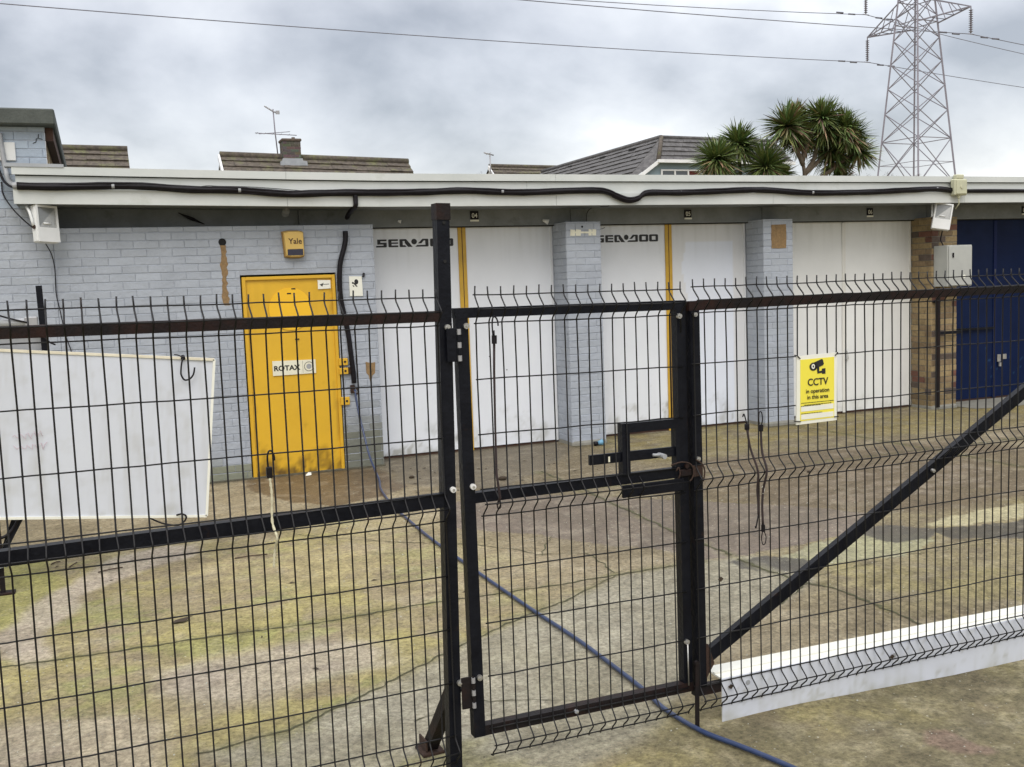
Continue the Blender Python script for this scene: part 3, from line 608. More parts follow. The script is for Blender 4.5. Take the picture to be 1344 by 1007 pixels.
for k_ in ('doorwhite', 'doorcream', 'doorblue', 'yellow'):
    pass
def attrmat(src, name, c1, c2, **kw): M[name] = mat(name, c1, c2, attr=True, **kw)
attrmat(None, 'door_w', (0.80, 0.83, 0.87), (0.74, 0.77, 0.81), scale=1.3, rough=.5, bump=.08, bscale=30)
attrmat(None, 'door_c', (0.79, 0.80, 0.78), (0.72, 0.73, 0.71), scale=1.5, rough=.5, bump=.08, bscale=30)
attrmat(None, 'door_b', (0.003, 0.0125, 0.056), (0.0025, 0.009, 0.040), scale=2.5, rough=.5, bump=.08, bscale=30, spec=.14)
attrmat(None, 'door_y', (0.74, 0.44, 0.024), (0.66, 0.39, 0.022), scale=2.0, rough=.42, bump=.12, bscale=25)
YD = .367; ZL = 2.433
def moreDirt(Xg, Zg, cc):
    n_ = fbm(Xg*9, Zg*7, 301, 5); a = np.clip((n_-.52)*5, 0, 1)*np.clip((.42-Zg)/.25, 0, 1)*np.clip((Xg-3.0)/.3, 0, 1)
    a = (a*.75)[..., None]; return cc*(1-a)+np.array([.30, .30, .24])*a
d1a = panel(X0-.02, 3.640, .028, ZL, YD, M['door_w'], 'garage_door', 1.3, 1, 'white left leaf with dirt along its foot, left of the first yellow strip', extra=moreDirt)
d1b = panel(3.646, 4.765, .028, ZL, YD, M['door_w'], 'garage_door', .55, 2, 'white right leaf of the first pair')
def bluish(Xg, Zg, cc):
    m_ = ((Xg > 6.45+.03*np.sin(Zg*9)) & (Xg < 7.12) & (Zg < 2.22))[..., None]; return np.where(m_, cc*np.array([.98, 1.0, 1.05]), cc*np.array([.93, .91, .88]))
d2a = panel(5.15, 6.192, .028, ZL, YD, M['door_w'], 'garage_door', 1.4, 3, 'white left leaf of the middle pair, stained at the bottom corner')
d2b = panel(6.198, 7.315, .028, ZL, YD, M['door_w'], 'garage_door', .6, 4, 'white right leaf of the middle pair with a bluish repainted area', extra=bluish)
d3a = panel(7.705, 8.752, .028, ZL, YD, M['door_c'], 'garage_door', .35, 5, 'off-white left leaf of the third pair')
d3b = panel(8.758, 9.868, .028, ZL, YD, M['door_c'], 'garage_door', .35, 6, 'off-white right leaf of the third pair')
def bluescuff(Xg, Zg, cc):
    n_ = fbm(Xg*30, Zg*30, 400, 3); q = (n_ > .78) & (Zg < .75) & (Zg > .25) & (Xg > 11.1)
    return np.where(q[..., None], np.array([5., 4., 2.2]), cc)
d4a = panel(10.26, 11.292, .028, ZL, YD, M['door_b'], 'garage_door', 0, 7, 'dark navy blue left leaf', extra=bluescuff)
d4b = panel(11.298, 12.42, .028, ZL, YD, M['door_b'], 'garage_door', 0, 8, 'dark navy blue right leaf', extra=bluescuff)
for x, par in ((3.681, d1b), (6.232, d2b)):
    p = MB(); p.bbox(x-.045, x+.045, YD-.016, YD-.002, .0, ZL-.003, .003); p.build('cover_strip', M['yellowstrip'], par)
    p = MB(); p.box(x-.004, x+.004, YD-.0175, YD-.0155, .0, ZL-.003); p.build('strip_groove', M['wood'], par)
for x, par, m_ in ((8.755, d3b, 'doorcream'), (11.295, d4b, 'doorblue')):
    p = MB(); p.bbox(x-.012, x+.045, YD-.012, YD-.002, .01, ZL-.02, .003); p.build('cover_strip', M[m_], par)
for a_, b_ in ((X0, 4.75), (5.17, 7.30), (7.72, 9.855), (10.274, 12.41)):
    p = MB(); p.box(a_, b_, YD+.012, YD+.2, -.02, .05); p.build('door_sill', M['wood'], GB)
for a_, b_, mm_ in ((X0, 4.749, 'doorwhite'), (5.171, 7.299, 'doorwhite'), (7.723, 9.853, 'doorcream'), (10.276, 12.408, 'doorblue')):
    for x_ in (a_+.003, b_-.028):
        p = MB(); p.bbox(x_, x_+.025, YD-.014, YD+.02, .02, ZL-.004, .003); p.build('door_jamb', M[mm_], GB)
# small handles, staples and bolts
p = MB(); p.tube([(8.80, YD-.02, .80), (8.80, YD-.05, .80), (8.80, YD-.05, .70), (8.80, YD-.02, .70)], .007, 8); p.bbox(8.77, 8.83, YD-.018, YD-.011, .68, .83, .002); p.build('handle', M['whiteplastic'], d3b)
p = MB(); p.bbox(11.36, 11.42, YD-.02, YD-.004, .50, .60, .003); p.bbox(11.45, 11.53, YD-.015, YD-.004, .53, .60, .003); p.cyl((11.39, YD-.03, .49), (11.39, YD-.03, .44), .02, 12); p.build('padlock', M['zinc'], d4b)
p = MB(); p.obox((10.28, YD-.03, .98), (11.27, YD-.03, .97), .03, .03); p.build('hinge_bar', M['blackpaint'], d4a)
for x, z, par in ((3.83, 1.60, d1b), (3.95, 1.02, d1b), (4.15, .86, d1b), (3.1, 1.35, d1a), (4.55, 2.26, d1b), (4.60, 2.26, d1b)):
    p = MB(); p.cyl((x, YD-.003, z), (x, YD+.002, z), .011 if z > 1.5 and z < 2 else .006, 10); p.build('bolt_head', M['black'], par)
# ---- lettering on the doors: blocky outlined letters in an oblique lozenge style
def rect(s, x0, x1, z0, z1, y): s.prism([(x0, z0), (x1, z0), (x1, z1), (x0, z1)], y, y+.001)
def logo(parent, x, z, w, h, skipfirst=False):
    s = MB(); y = YD-.0062; u = w/7.55
    def r_(a, b, c, d): rect(s, x+a*u, x+b*u, z+c*h, z+d*h, y)
    def pg(pts): s.prism([(x+a*u, z+b*h) for a, b in pts], y, y+.001)
    # S
    pg([(.12,.66),(.12,1),(1,1),(1,.78),(.42,.78),(.42,.66)]); pg([(.12,.36),(.12,.66),(.42,.66),(.42,.60),(1.0,.60),(1,.36)]); pg([(0,0),(0,.22),(.70,.22),(.70,.36),(1,.36),(1,.06),(.92,0)])
    # E
    pg([(1.16,.06),(1.16,.94),(1.24,1),(1.46,1),(1.46,0),(1.24,0)]); r_(1.46, 2.08, .78, 1); r_(1.46, 2.08, .42, .60); r_(1.46, 2.08, 0, .22)
    # A as a box with a falling diagonal
    pg([(2.22,.06),(2.22,.94),(2.30,1),(2.52,1),(2.52,0),(2.30,0)]); pg([(2.52,.76),(2.52,1),(2.86,1),(3.46,0),(3.02,0),(2.72,.52),(2.72,.76)]); pg([(2.52,0),(2.52,.22),(2.74,.22),(2.90,0)])
    # dot
    pg([(3.62+.27*math.cos(t), .66+.36*math.sin(t)) for t in [i*math.pi/10 for i in range(20)]])
    # D as the mirrored shape
    pg([(3.72,0),(3.90,.22),(4.70,.22),(4.70,0)]); pg([(3.98,.42),(4.42,1),(4.70,1),(4.70,.78),(4.56,.78),(4.30,.42)]); pg([(4.70,0),(4.70,1),(4.92,1),(5.0,.94),(5.0,.06),(4.92,0)])
    for o_ in (5.16, 6.36):
        pg([(o_,.1),(o_,.9),(o_+.1,1),(o_+.32,1),(o_+.32,0),(o_+.1,0)]); pg([(o_+.78,0),(o_+.78,1),(o_+.98,1),(o_+1.08,.9),(o_+1.08,.1),(o_+.98,0)])
        r_(o_+.32, o_+.78, .76, 1); r_(o_+.32, o_+.78, 0, .24)
    s.build('lettering', M['blackink'], parent)
logo(d1a, 2.735, 2.232, .862, .082)
logo(d2a, 5.285, 2.234, .825, .082)
# ---- yellow steel door
def rustfoot(Xg, Zg, cc):
    n_ = fbm(Xg*14, Zg*9, 222, 5); a = np.clip((n_-.46)*6, 0, 1)*np.clip((.22-Zg)/.18, 0, 1); e_ = np.clip((fbm(Xg*30, Zg*6, 223, 4)-.52)*8, 0, 1)*np.clip((np.abs(Xg-1.755)-.36)/.06, 0, 1)
    a = np.clip(a*.9+e_*.45, 0, .9)[..., None]; return cc*(1-a)+np.array([.16, .15, .6])*a
yd = panel(1.318, 2.190, .012, 1.945, .010, M['door_y'], 'steel_door', 1.1, 12, 'bright yellow steel door with a fixed lock plate', extra=rustfoot)
yd['label'] = 'yellow steel door, the only one in the row'
p = MB()
for x0_, x1_, z0_, z1_ in ((DX0, 1.335, 0, DZ), (2.172, DX1, 0, DZ), (1.335, 2.172, 1.93, DZ)): p.bbox(x0_, x1_, -.012, .03, z0_, z1_, .003)
p.build('door_frame', M['yellow'], yd)
p = MB(); p.cyl((1.752, .003, 1.640), (1.752, .010, 1.640), .208, 48); p.build('painted_disc', M['yellowbright'], yd)
for x, z in ((1.745, 1.79), (1.79, 1.835), (1.80, 1.34)):
    q_ = MB(); q_.box(x-.02, x+.02, .0005, .0035, z-.006, z+.006); q_.build('slot', M['dark'], yd)
p = MB(); p.box(DX0-.03, DX1+.02, -.02, .05, -.01, .010); p.build('threshold', M['dirt'], yd)
p = MB(); p.prism([(1.545,.992),(1.968,.995),(1.968,1.130),(1.545,1.137)], .0, .008); s1 = p.build('name_plate', M['cream'], yd)
p = MB(); text_mesh(p, 'ROTAX', .068, 1.682, 1.040, -.001, .0022, sx=1.10); p.box(1.838, 1.840, -.0006, .002, 1.0, 1.125)
for r0 in (.048,):
    seg = 28; 
    for i in range(seg):
        a0, a1 = 2*math.pi*i/seg, 2*math.pi*(i+.78)/seg
        p.prism([(1.900+r0*math.cos(a0), 1.065+r0*math.sin(a0)), (1.900+r0*math.cos(a1), 1.065+r0*math.sin(a1)), (1.900+(r0-.006)*math.cos(a1), 1.065+(r0-.006)*math.sin(a1)), (1.900+(r0-.006)*math.cos(a0), 1.065+(r0-.006)*math.sin(a0))], -.001, .001)
p.build('lettering', M['blackink'], s1)
p = MB(); p.cyl((1.900, -.0008, 1.065), (1.900, .002, 1.065), .026, 20); p.build('emblem', M['greyplastic'], s1)
p = MB(); p.prism([(2.032,1.822),(2.158,1.826),(2.158,1.908),(2.032,1.912)], .0, .008); s2 = p.build('sticker', M['signwhite'], yd)
p = MB(); p.prism([(2.05,1.868),(2.075,1.845),(2.09,1.885),(2.075,1.875)], -.001, .001); p.box(2.085, 2.145, -.001, .001, 1.866, 1.872); p.build('sticker_mark', M['blackink'], s2)
for z0_, z1_, m_ in ((1.055, 1.125, 'yellow'), (.965, 1.03, 'yellow'), (.655, .735, 'yellow')):
    q_ = MB(); q_.bbox(2.195, 2.285, -.035, -.004, z0_, z1_, .004, 0)
    q_.cyl((2.255, -.038, (z0_+z1_)/2), (2.255, -.03, (z0_+z1_)/2), .012, 12, 1); h_ = q_.build('hasp', [M[m_], M['rust']], yd)
q_ = MB(); q_.bbox(2.275, 2.335, -.03, -.002, .965, 1.03, .003); q_.build('staple', M['rust'], yd)
# ---- lintel, soffit, fascia, roof
p = MB()
for a_, b_ in ((-.30, 1.93), (1.934, 4.95), (4.954, 7.50), (7.504, 10.06), (10.064, 13.0)): p.bbox(a_, b_, .30, .60, 2.436, 2.78, .006)
p.build('lintel', M['lintel'], GB)
p = MB(); p.box(-.30, 13.0, .31, .42, 2.425, 2.4355); p.build('door_head', M['dark'], GB)
def dzf(x): return -.015*min(max(x+.6, 0), 3)+ (.0006*max(x-3, 0))
def board(name, segs, y0, y1, z0, z1, m, parent):
    q_ = MB()
    for a_, b_ in segs:
        n_ = max(1, int((b_-a_)/.7)); xs = [a_+(b_-a_)*i/n_ for i in range(n_+1)]; vs = []
        for x in xs:
            d_ = dzf(x); w_ = .0015*math.sin(x*2.1+z0*9)
            vs += [(x, y0+w_, z0+d_), (x, y0+w_, z1+d_), (x, y1, z1+d_), (x, y1, z0+d_)]
        fs = [(0,1,2,3), tuple(4*n_+i for i in (3,2,1,0))]
        for i in range(n_):
            for j in range(4): fs.append((4*i+j, 4*(i+1)+j, 4*(i+1)+(j+1) % 4, 4*i+(j+1) % 4))
        q_.add(vs, fs)
    return q_.build(name, M[m], parent)
SG = [(-.605, 1.728), (1.731, 4.518), (4.521, 7.238), (7.241, 10.10), (10.103, 13.05)]
fa = board('fascia', SG, -.285, -.255, 2.898, 2.968, 'upvc', GB)
board('lower_fascia', SG, -.285, -.255, 2.650-.003, 2.772, 'upvc', fa)
board('middle_fascia', [(-.58, 4.2), (4.203, 13.05)], -.258, -.232, 2.765, 2.888, 'upvc', fa)
board('shadow_gap', [(-.58, 13.04)], -.248, -.225, 2.885, 2.93, 'dark', fa)
board('soffit', [(-.60, 13.05)], -.250, .305, 2.655, 2.668, 'lintel', fa)
p = MB(); p.box(-.55, 13.04, -.250, 5.6, 2.80, 2.925); p.build('roof', M['bitumen'], GB)
p = MB(); p.box(-.33, -.12, .60, 5.5, 0, 2.80); p.box(12.6, 12.82, .60, 5.5, 0, 2.80); p.box(-.12, 12.6, 5.3, 5.5, 0, 2.80); p.box(X0-.15, X0-.05, .6, 5.3, 0, 2.8); p.build('rear_wall', M['mortar'], GB)
p = MB(); p.prism([(-.66, 2.963), (-.19, 2.957), (-.19, 2.985), (-.64, 2.995)], -.292, -.15); p.build('flashing', M['lead'], GB)
p = MB()
for x in (3.31, 5.40): pass
# number plates on the lintel
for x, z, t_ in ((3.812, 2.54, '04'), (6.464, 2.535, '05'), (9.128, 2.535, '06'), (11.76, 2.54, '07')):
    q_ = MB(); q_.bbox(x-.046, x+.046, .288, .300, z-.035, z+.055, .002); nb = q_.build('number_plate', M['black'], GB)
    q_ = MB(); text_mesh(q_, t_, .070, x, z-.016, .2865, .0004, sx=.95); q_.build('lettering', M['signwhite'], nb); q_ = MB(); q_.box(x-.048, x+.048, .285, .299, z-.056, z-.037); q_.build('white_strip', M['signwhite'], nb)
# cement ramp in front of the blue door
p = MB(); p.add([(10.28, .36, .003), (12.4, .36, .003), (12.4, -.28, .004), (11.6, -.35, .004), (10.7, -.42, .004), (10.3, -.3, .004)], [(0, 5, 4, 3, 2, 1)]); p.build('cement_ramp', M['ramp'], GB, fix=False)
p = MB(); p.box(-.33, X0, -.05, .01, -.02, .012); p.build('wall_footing', M['dirt'], GB)

# ============================================================ NEIGHBOUR
NB = empty('neighbouring_building', (-.33, 0, 0), 0, 'taller pale blue brick building with a felt roof edge at the far left', 'building')
def loc(o): o.location = (.33, 0, 0); return o
mb = BW(); bricks(mb, -4.0, -.33, 0, 3.345, face_front(), lambda u, z, rn: tuple(k*(1.10 if z > 2.6 else 1.0)*g_ for k, g_ in zip(paint_col(u, z, rn), (.93, 1.0, 1.05) if z > 2.6 else (1, 1, 1))), 61, off=.07, vj=.08)
vsb(-4.0, -.3345, .0045, .3, 0, 3.343); loc(mb.build('front_wall', [M['paintbrick']], NB))
mb = BW(); bricks(mb, .10, 6.5, 2.7, 3.345, face_right(-.33), lambda u, z, rn: tuple(k*1.25 for k in (.33, .26, .15)) if rn.random() < .8 else (.3, .2, .12), 62)  # straw brick tone raised to paint sun on the side wall
bricks(mb, .0, .10, 2.7, 3.345, face_right(-.33), paint_col, 63)
vsb(-4.0, -.335, .3, 6.5, 0, 3.342, mi=1); loc(mb.build('side_wall', [M['rawbrick'], M['mortar']], NB))
p = MB(); p.bbox(-4.0, -.235, -.13, 6.7, 3.345, 3.485, .012); loc(p.build('roof_edge', M['bitumen'], NB))
p = MB(); p.box(-.325, -.262, .05, 6.6, 3.23, 3.343); loc(p.build('timber_fascia', M['wood'], NB))
p = MB(); p.bbox(-.76, -.575, -.018, -.001, 3.045, 3.205, .004); loc(p.build('cover_plate', M['whiteplastic'], NB))
p = MB(); p.tube([(-.38, -.003, 3.28), (-.385, -.003, 3.245), (-.40, -.003, 3.24), (-.405, -.003, 3.21), (-.43, -.003, 3.20)], .003, 5); p.tube([(-.385, -.003, 3.245), (-.35, -.003, 3.235)], .0025, 5); loc(p.build('wall_crack', M['dark'], NB))
p = MB(); p.bbox(-.345, -.15, .52, .55, 2.97, 3.01, .002); loc(p.build('roof_batten', M['upvc'], NB))

# ============================================================ CABLES, LIGHTS, BOXES
def wig(pts, n=3):
    """catmull-rom through points"""
    P = [Vector(p) for p in pts]; P = [P[0]*2-P[1]]+P+[P[-1]*2-P[-2]]; o = []
    for i in range(1, len(P)-2):
        for k in range(n):
            t = k/n; a, b, c, d = P[i-1:i+3]
            o.append(.5*((2*b)+(c-a)*t+(2*a-5*b+4*c-d)*t*t+(-a+3*b-3*c+d)*t**3))
    o.append(P[-2]); return o
cab = [(-.57,2.80),(-.266,2.794),(.339,2.794),(.859,2.762),(1.286,2.760),(1.733,2.728),(1.986,2.731),(2.28,2.733),(2.665,2.73),(3.109,2.741),(3.511,2.759),(4.142,2.736),(4.921,2.753),(5.101,2.739),(5.20,2.70),(5.30,2.665),(5.383,2.655),(5.477,2.677),(5.591,2.734),(5.981,2.734),(6.441,2.741),(7.079,2.758),(7.744,2.731),(8.585,2.73),(9.05,2.75),(9.603,2.775),(9.86,2.757)]
CB = MB(); rn = random.Random(9)
base = wig([(x, -.305, z) for x, z in cab], 5)
for off_, rr_ in (((0, 0, .0), .024), ((0, -.008, .021), .012), ((0, .004, -.021), .012)):
    CB.tube([Vector((p.x, p.y-.010+off_[1]+.003*math.sin(p.x*5+rr_*300), p.z+off_[2]+.005*math.sin(p.x*3.1+rr_*500))) for p in base], [rr_*(1+.12*math.sin(p.x*17)) for p in base], 8)
cbo = CB.build('cable_bundle', M['black']); tag(cbo, 'thick black taped cable bundle running along the whole pale fascia', 'cable')
for x in (.20, 1.29, 3.9, 5.99, 7.76, 9.62):
    q_ = MB(); zc = np.interp(x, [c[0] for c in cab], [c[1] for c in cab]); q_.cyl((x-.012, -.315, zc), (x+.012, -.315, zc+.001), .0245, 12); q_.build('cable_tape', M['greyplastic'], cbo)
p = MB(); p.tube(wig([(10.06, -.305, 2.752), (10.5, -.305, 2.755), (11.1, -.305, 2.752), (12.0, -.305, 2.75), (13.0, -.305, 2.75)], 4), .017, 8); p.tube(wig([(10.06, -.30, 2.735), (10.6, -.30, 2.735), (11.4, -.30, 2.738), (13.0, -.30, 2.73)], 4), .012, 8)
tag(p.build('cable', M['black']), 'pair of black cables on the fascia to the right of the junction box', 'cable')
p = MB(); p.tube(wig([(.86, -.296, 2.778), (1.0, -.296, 2.80), (1.1, -.296, 2.797), (1.4, -.296, 2.79), (1.75, -.296, 2.765), (2.0, -.296, 2.745)], 4), .0035, 6)
tag(p.build('cable', M['black']), 'thin black cable looping just above the thick bundle', 'cable')
p = MB(); p.tube(wig([(2.38,-.305,2.735),(2.38,-.305,2.66),(2.378,-.300,2.61),(2.372,-.20,2.585),(2.366,-.08,2.56),(2.362,.02,2.52)], 4), .024, 10)
tag(p.build('cable_duct', M['black']), 'short black duct dropping over the lower fascia above the yellow door', 'duct')
p = MB(); p.tube(wig([(2.328,-.03,2.385),(2.325,-.03,2.30),(2.30,-.03,2.20),(2.262,-.03,2.08),(2.247,-.03,1.95),(2.243,-.03,1.80),(2.252,-.03,1.68),(2.28,-.03,1.52),(2.305,-.03,1.36),(2.322,-.03,1.15),(2.335,-.03,.98),(2.338,-.03,.87)], 4), .026, 10)
tag(p.build('black_conduit', M['black']), 'thick black corrugated conduit curving down the wall beside the yellow door', 'conduit')
p = MB(); p.tube(wig([(-.69,-.03,3.28),(-.685,-.03,3.2),(-.676,-.035,3.08),(-.662,-.06,2.95),(-.64,-.14,2.86),(-.60,-.24,2.81),(-.57,-.29,2.80)], 4), .021, 10); p.cyl((-.60, -.28, 2.802), (-.545, -.29, 2.80), .03, 12)
tag(p.build('grey_conduit', M['greyplastic']), 'grey conduit bending down onto the left end of the fascia', 'conduit')
p = MB(); p.tube(wig([(-.74,-.02,3.16),(-.73,-.02,3.02),(-.70,-.05,2.90),(-.66,-.15,2.83),(-.60,-.27,2.79),(-.52,-.30,2.785)], 4), .011, 8)
tag(p.build('cable', M['black']), 'black cable hugging the grey conduit at the top left corner', 'cable')
p = MB(); p.tube(wig([(-.705,-.02,2.86),(-.70,-.03,2.75),(-.63,-.10,2.62),(-.55,-.16,2.52),(-.47,-.19,2.44)], 4), .006, 6)
tag(p.build('cable', M['black']), 'thin black cable slanting down to the back of the left floodlight', 'cable')
p = MB(); p.tube(wig([(-.39,-.10,2.314),(-.348,-.05,2.212),(-.333,-.02,2.075),(-.338,-.02,1.871),(-.315,-.02,1.699),(-.288,-.02,1.491),(-.25,-.02,1.34),(-.255,-.02,1.27)], 4), .0045, 6)
tag(p.build('cable', M['black']), 'thin black cable hanging down the wall below the left floodlight', 'cable')
p = MB(); p.tube(wig([(5.18,-.29,2.69),(5.17,-.2,2.60),(5.17,.1,2.62),(5.15,.26,2.58),(5.13,.26,2.46),(5.16,.20,2.40),(5.24,.15,2.375),(5.30,.15,2.39)], 4), .0035, 6)
tag(p.build('cable', M['black']), 'thin loose cable tail hanging under the lintel by the first grey pier', 'cable')

def floodlight(name, loc_, rz, rx, ry, label, roll=0):
    t = empty(name, loc_, 0, label, 'floodlight', 'floodlights under the fascia'); t.rotation_euler = (rx, ry, rz)
    b = MB(); b.bbox(-.108, .108, -.03, .045, -.165, .165, .012); b.bbox(-.085, .085, .045, .075, -.12, .12, .015)
    b.build('housing', M['whiteplastic'], t)
    f = MB(); x0, x1, z0, z1 = -.088, .088, -.035, .142
    f.box(-.104, x0, -.042, -.0305, -.160, .160); f.box(x1, .104, -.042, -.0305, -.160, .160); f.box(x0, x1, -.042, -.0305, z1, .160); f.box(x0, x1, -.042, -.0305, -.160, z0)
    f.build('front_frame', M['whiteplastic'], t)
    g = MB()
    g.add([(x0,-.031,z0),(x1,-.031,z0),(x1,-.031,z1),(x0,-.031,z1),(x1-.02,-.0325,z0+.03)], [(0, 1, 4), (1, 2, 4), (0, 1, 2)], 1); g.add([(x0,-.0308,z0),(x1,-.0308,z0),(x1,-.0308,z1),(x0,-.0308,z1)], [(0,1,2,3)], 0)  # brighter triangle paints the light falling across the reflector
    g.build('reflector', [M['glass'], M['reflector']], t, fix=False)
    g = MB(); g.tube([(-.04, -.036, .0), (.03, -.036, .0)], .009, 8); g.build('lamp_tube', M['whiteplastic'], t)
    k = MB(); k.tube(wig([(-.118, .0, -.02), (-.128, .02, .10), (-.122, .06, .155), (-.05, .10, .175), (.05, .10, .175), (.122, .06, .155)], 3), .012, 8); k.build('bracket', M['whiteplastic'], t)
    k = MB(); k.cyl((-.12, 0, -.03), (-.107, 0, -.03), .018, 12); k.build('bracket_knob', M['rust'], t)
    return t
floodlight('floodlight', (-.375, -.20, 2.475), R(38), R(-5), R(2), 'white floodlight with a lit-looking reflector corner at the left end of the garages')
fl = floodlight('floodlight', (9.805, -.22, 2.44), R(-36), R(-8), R(10), 'white floodlight tilted over the yellow brick pier and grey cabinet')
JB = empty('junction_box', (9.96, -.33, 2.79), 0, 'yellowed square junction box clamped on the fascia near the brick pier', 'junction box')
p = MB(); p.bbox(-.10, .10, -.04, .04, -.10, .10, .012); p.build('box_body', M['boxplastic'], JB)
p = MB(); p.bbox(-.085, .085, -.050, -.041, -.085, .085, .006); p.cyl((0, -.058, 0), (0, -.049, 0), .022, 16); p.build('lid', M['boxplastic'], JB)
p = MB(); p.cyl((.0, 0, -.13), (.0, 0, -.10), .02, 12); p.tube([(0, 0, -.12), (.005, .0, -.2), (.01, .06, -.26)], .008, 8); p.build('gland', M['boxplastic'], JB)
p = MB(); p.bbox(-.06, .06, -.03, .04, .101, .155, .01); p.build('top_cap', M['boxplastic'], JB)
EC = empty('electrical_cabinet', (9.88, 0, 1.57), 0, 'grey metal electrical cabinet fixed to the yellow brick pier', 'cabinet')
p = MB(); p.bbox(0, .40, -.235, -.002, 0, .515, .005); p.build('cabinet_body', M['cabinet'], EC)
p = MB(); p.bbox(.012, .388, -.2505, -.2365, .012, .503, .004); p.build('cabinet_door', M['cabinet'], EC)
p = MB(); p.bbox(.06, .085, -.262, -.251, .36, .42, .003); p.build('lock', M['black'], EC)
p = MB(); p.cyl((.26, -.2535, .12), (.26, -.2508, .12), .022, 16); p.build('label_dot', M['signwhite'], EC)
p = MB(); p.tube(wig([(9.90,-.14,2.31),(9.92,-.10,2.24),(9.94,-.06,2.16),(9.945,-.10,2.085)], 4), .008, 8)
tag(p.build('cable', M['black']), 'short black cable between the right floodlight and the cabinet', 'cable')
DP = empty('drainpipe', (9.92, -.05, 0), 0, 'dark rusty pipe standing against the yellow brick pier under the cabinet', 'pipe')
p = MB(); p.cyl((0, 0, .03), (0, 0, 1.56), .023, 12); p.build('pipe', M['rustpaint'], DP)
p = MB(); p.bbox(.0, .36, -.02, .0, .96, 1.0, .003); p.build('bracket', M['blackpaint'], DP)
p = MB(); p.bbox(-.06, .06, .02, .045, 1.37, 1.40, .002); p.build('bracket', M['blackpaint'], DP)
# yellow alarm box
AB = empty('alarm_box', (1.808, -.004, 2.263), 0, 'yellow alarm siren box on the grey wall above the yellow door', 'alarm box')
out_ = [(-.108,.118),(-.112,.126),(-.05,.137),(.05,.137),(.100,.125),(.100,-.120),(.05,-.133),(-.04,-.133),(-.092,-.120)]
def bulge(poly, y0, y1, k):
    m_ = MB(); n_ = len(poly); cx = sum(p_[0] for p_ in poly)/n_; cz = sum(p_[1] for p_ in poly)/n_
    vs = [(x, y1, z) for x, z in poly]+[(x, y0*.6+y1*.4, z) for x, z in poly]+[(cx+(x-cx)*k, y0, cz+(z-cz)*k) for x, z in poly]
    fs = [tuple(range(n_))]+[(i, (i+1) % n_, n_+(i+1) % n_, n_+i) for i in range(n_)]+[(n_+i, n_+(i+1) % n_, 2*n_+(i+1) % n_, 2*n_+i) for i in range(n_)]+[tuple(2*n_+i for i in range(n_))]
    m_.add(vs, fs); return m_
bulge(out_, -.035, 0, .97).build('back_case', M['golddark'], AB)
bulge([(x*.93+.004, z*.93) for x, z in out_], -.075, -.03, .93).build('front_cover', M['gold'], AB)
p = MB(); p.prism([(-.068,-.105),(.082,-.105),(.082,-.045),(-.066,-.047)], -.080, -.073); p.build('strobe', M['navy'], AB)
p = MB(); text_mesh(p, 'Yale', .075, .012, .006, -.0770, .0010, sx=1.0); p.build('lettering', M['wood'], AB)
# little white safety notice
SN = empty('safety_notice', (2.413, -.006, 1.842), 0, 'small white notice with a black pictogram on the wall right of the yellow door', 'notice')
p = MB(); p.prism([(-.068,-.10),(.066,-.103),(.063,.092),(-.066,.098)], -.004, .002); p.build('panel', M['signwhite'], SN)
p = MB(); p.prism([(.004+.02*math.cos(t), .040+.026*math.sin(t)) for t in [i*math.pi/8 for i in range(16)]], -.006, -.0045); p.prism([(-.034,.03),(-.026,.038),(.014,-.004),(.006,-.012)], -.006, -.0045); p.prism([(-.036,.004),(-.03,.01),(-.018,-.006),(-.024,-.012)], -.006, -.0045); p.prism([(-.04,.04),(-.03,.04),(-.03,.022),(-.04,.022)], -.006, -.0045)
p.build('pictogram', M['blackink'], SN)
p = MB(); p.cyl((2.49, -.02, 1.93), (2.50, -.005, 1.965), .012, 8); tag(p.build('hook', M['black']), 'tiny black hook beside the small white notice', 'hook')
p = MB(); p.cyl((1.78, .10, 2.60), (1.78, .16, 2.57), .035, 14); p.cyl((1.78, .0, 2.635), (1.78, .13, 2.60), .012, 8); tag(p.build('camera', M['greyplastic']), 'small round grey camera under the soffit above the alarm box', 'camera')
p = MB(); p.tube(wig([(2.325,-.02,.80),(2.33,-.05,.78),(2.36,-.055,.76),(2.375,-.04,.79),(2.36,-.02,.82)], 3), .009, 8); p.bbox(2.30, 2.345, -.03, -.003, .77, .85, .004); tag(p.build('hose_tap', M['rust']), 'rusty tap bracket on the wall where the blue hose begins', 'tap')
# small vertical crack-like white flake and lamp under the lintel
p = MB(); p.tube([(4.60,.27,2.49),(4.66,.25,2.465)], [.012,.03], 10); tag(p.build('lamp_holder', M['whiteplastic']), 'small white fitting under the lintel left of the first grey pier', 'fitting')
p = MB(); p.tube([(2.96,.28,2.50),(2.99,.27,2.49)], [.012,.02], 10); tag(p.build('lamp_holder', M['whiteplastic']), 'small white fitting under the lintel above the first white door', 'fitting')
p = MB(); p.tube(wig([(.78,.27,2.60),(.86,.26,2.56),(.93,.27,2.53),(1.02,.29,2.49)], 3), [.004,.006,.010,.014,.018,.018,.014,.010,.006,.003][:10], 6); tag(p.build('cable', M['black']), 'black broken cable end stuck under the lintel left of the vent hole', 'cable')

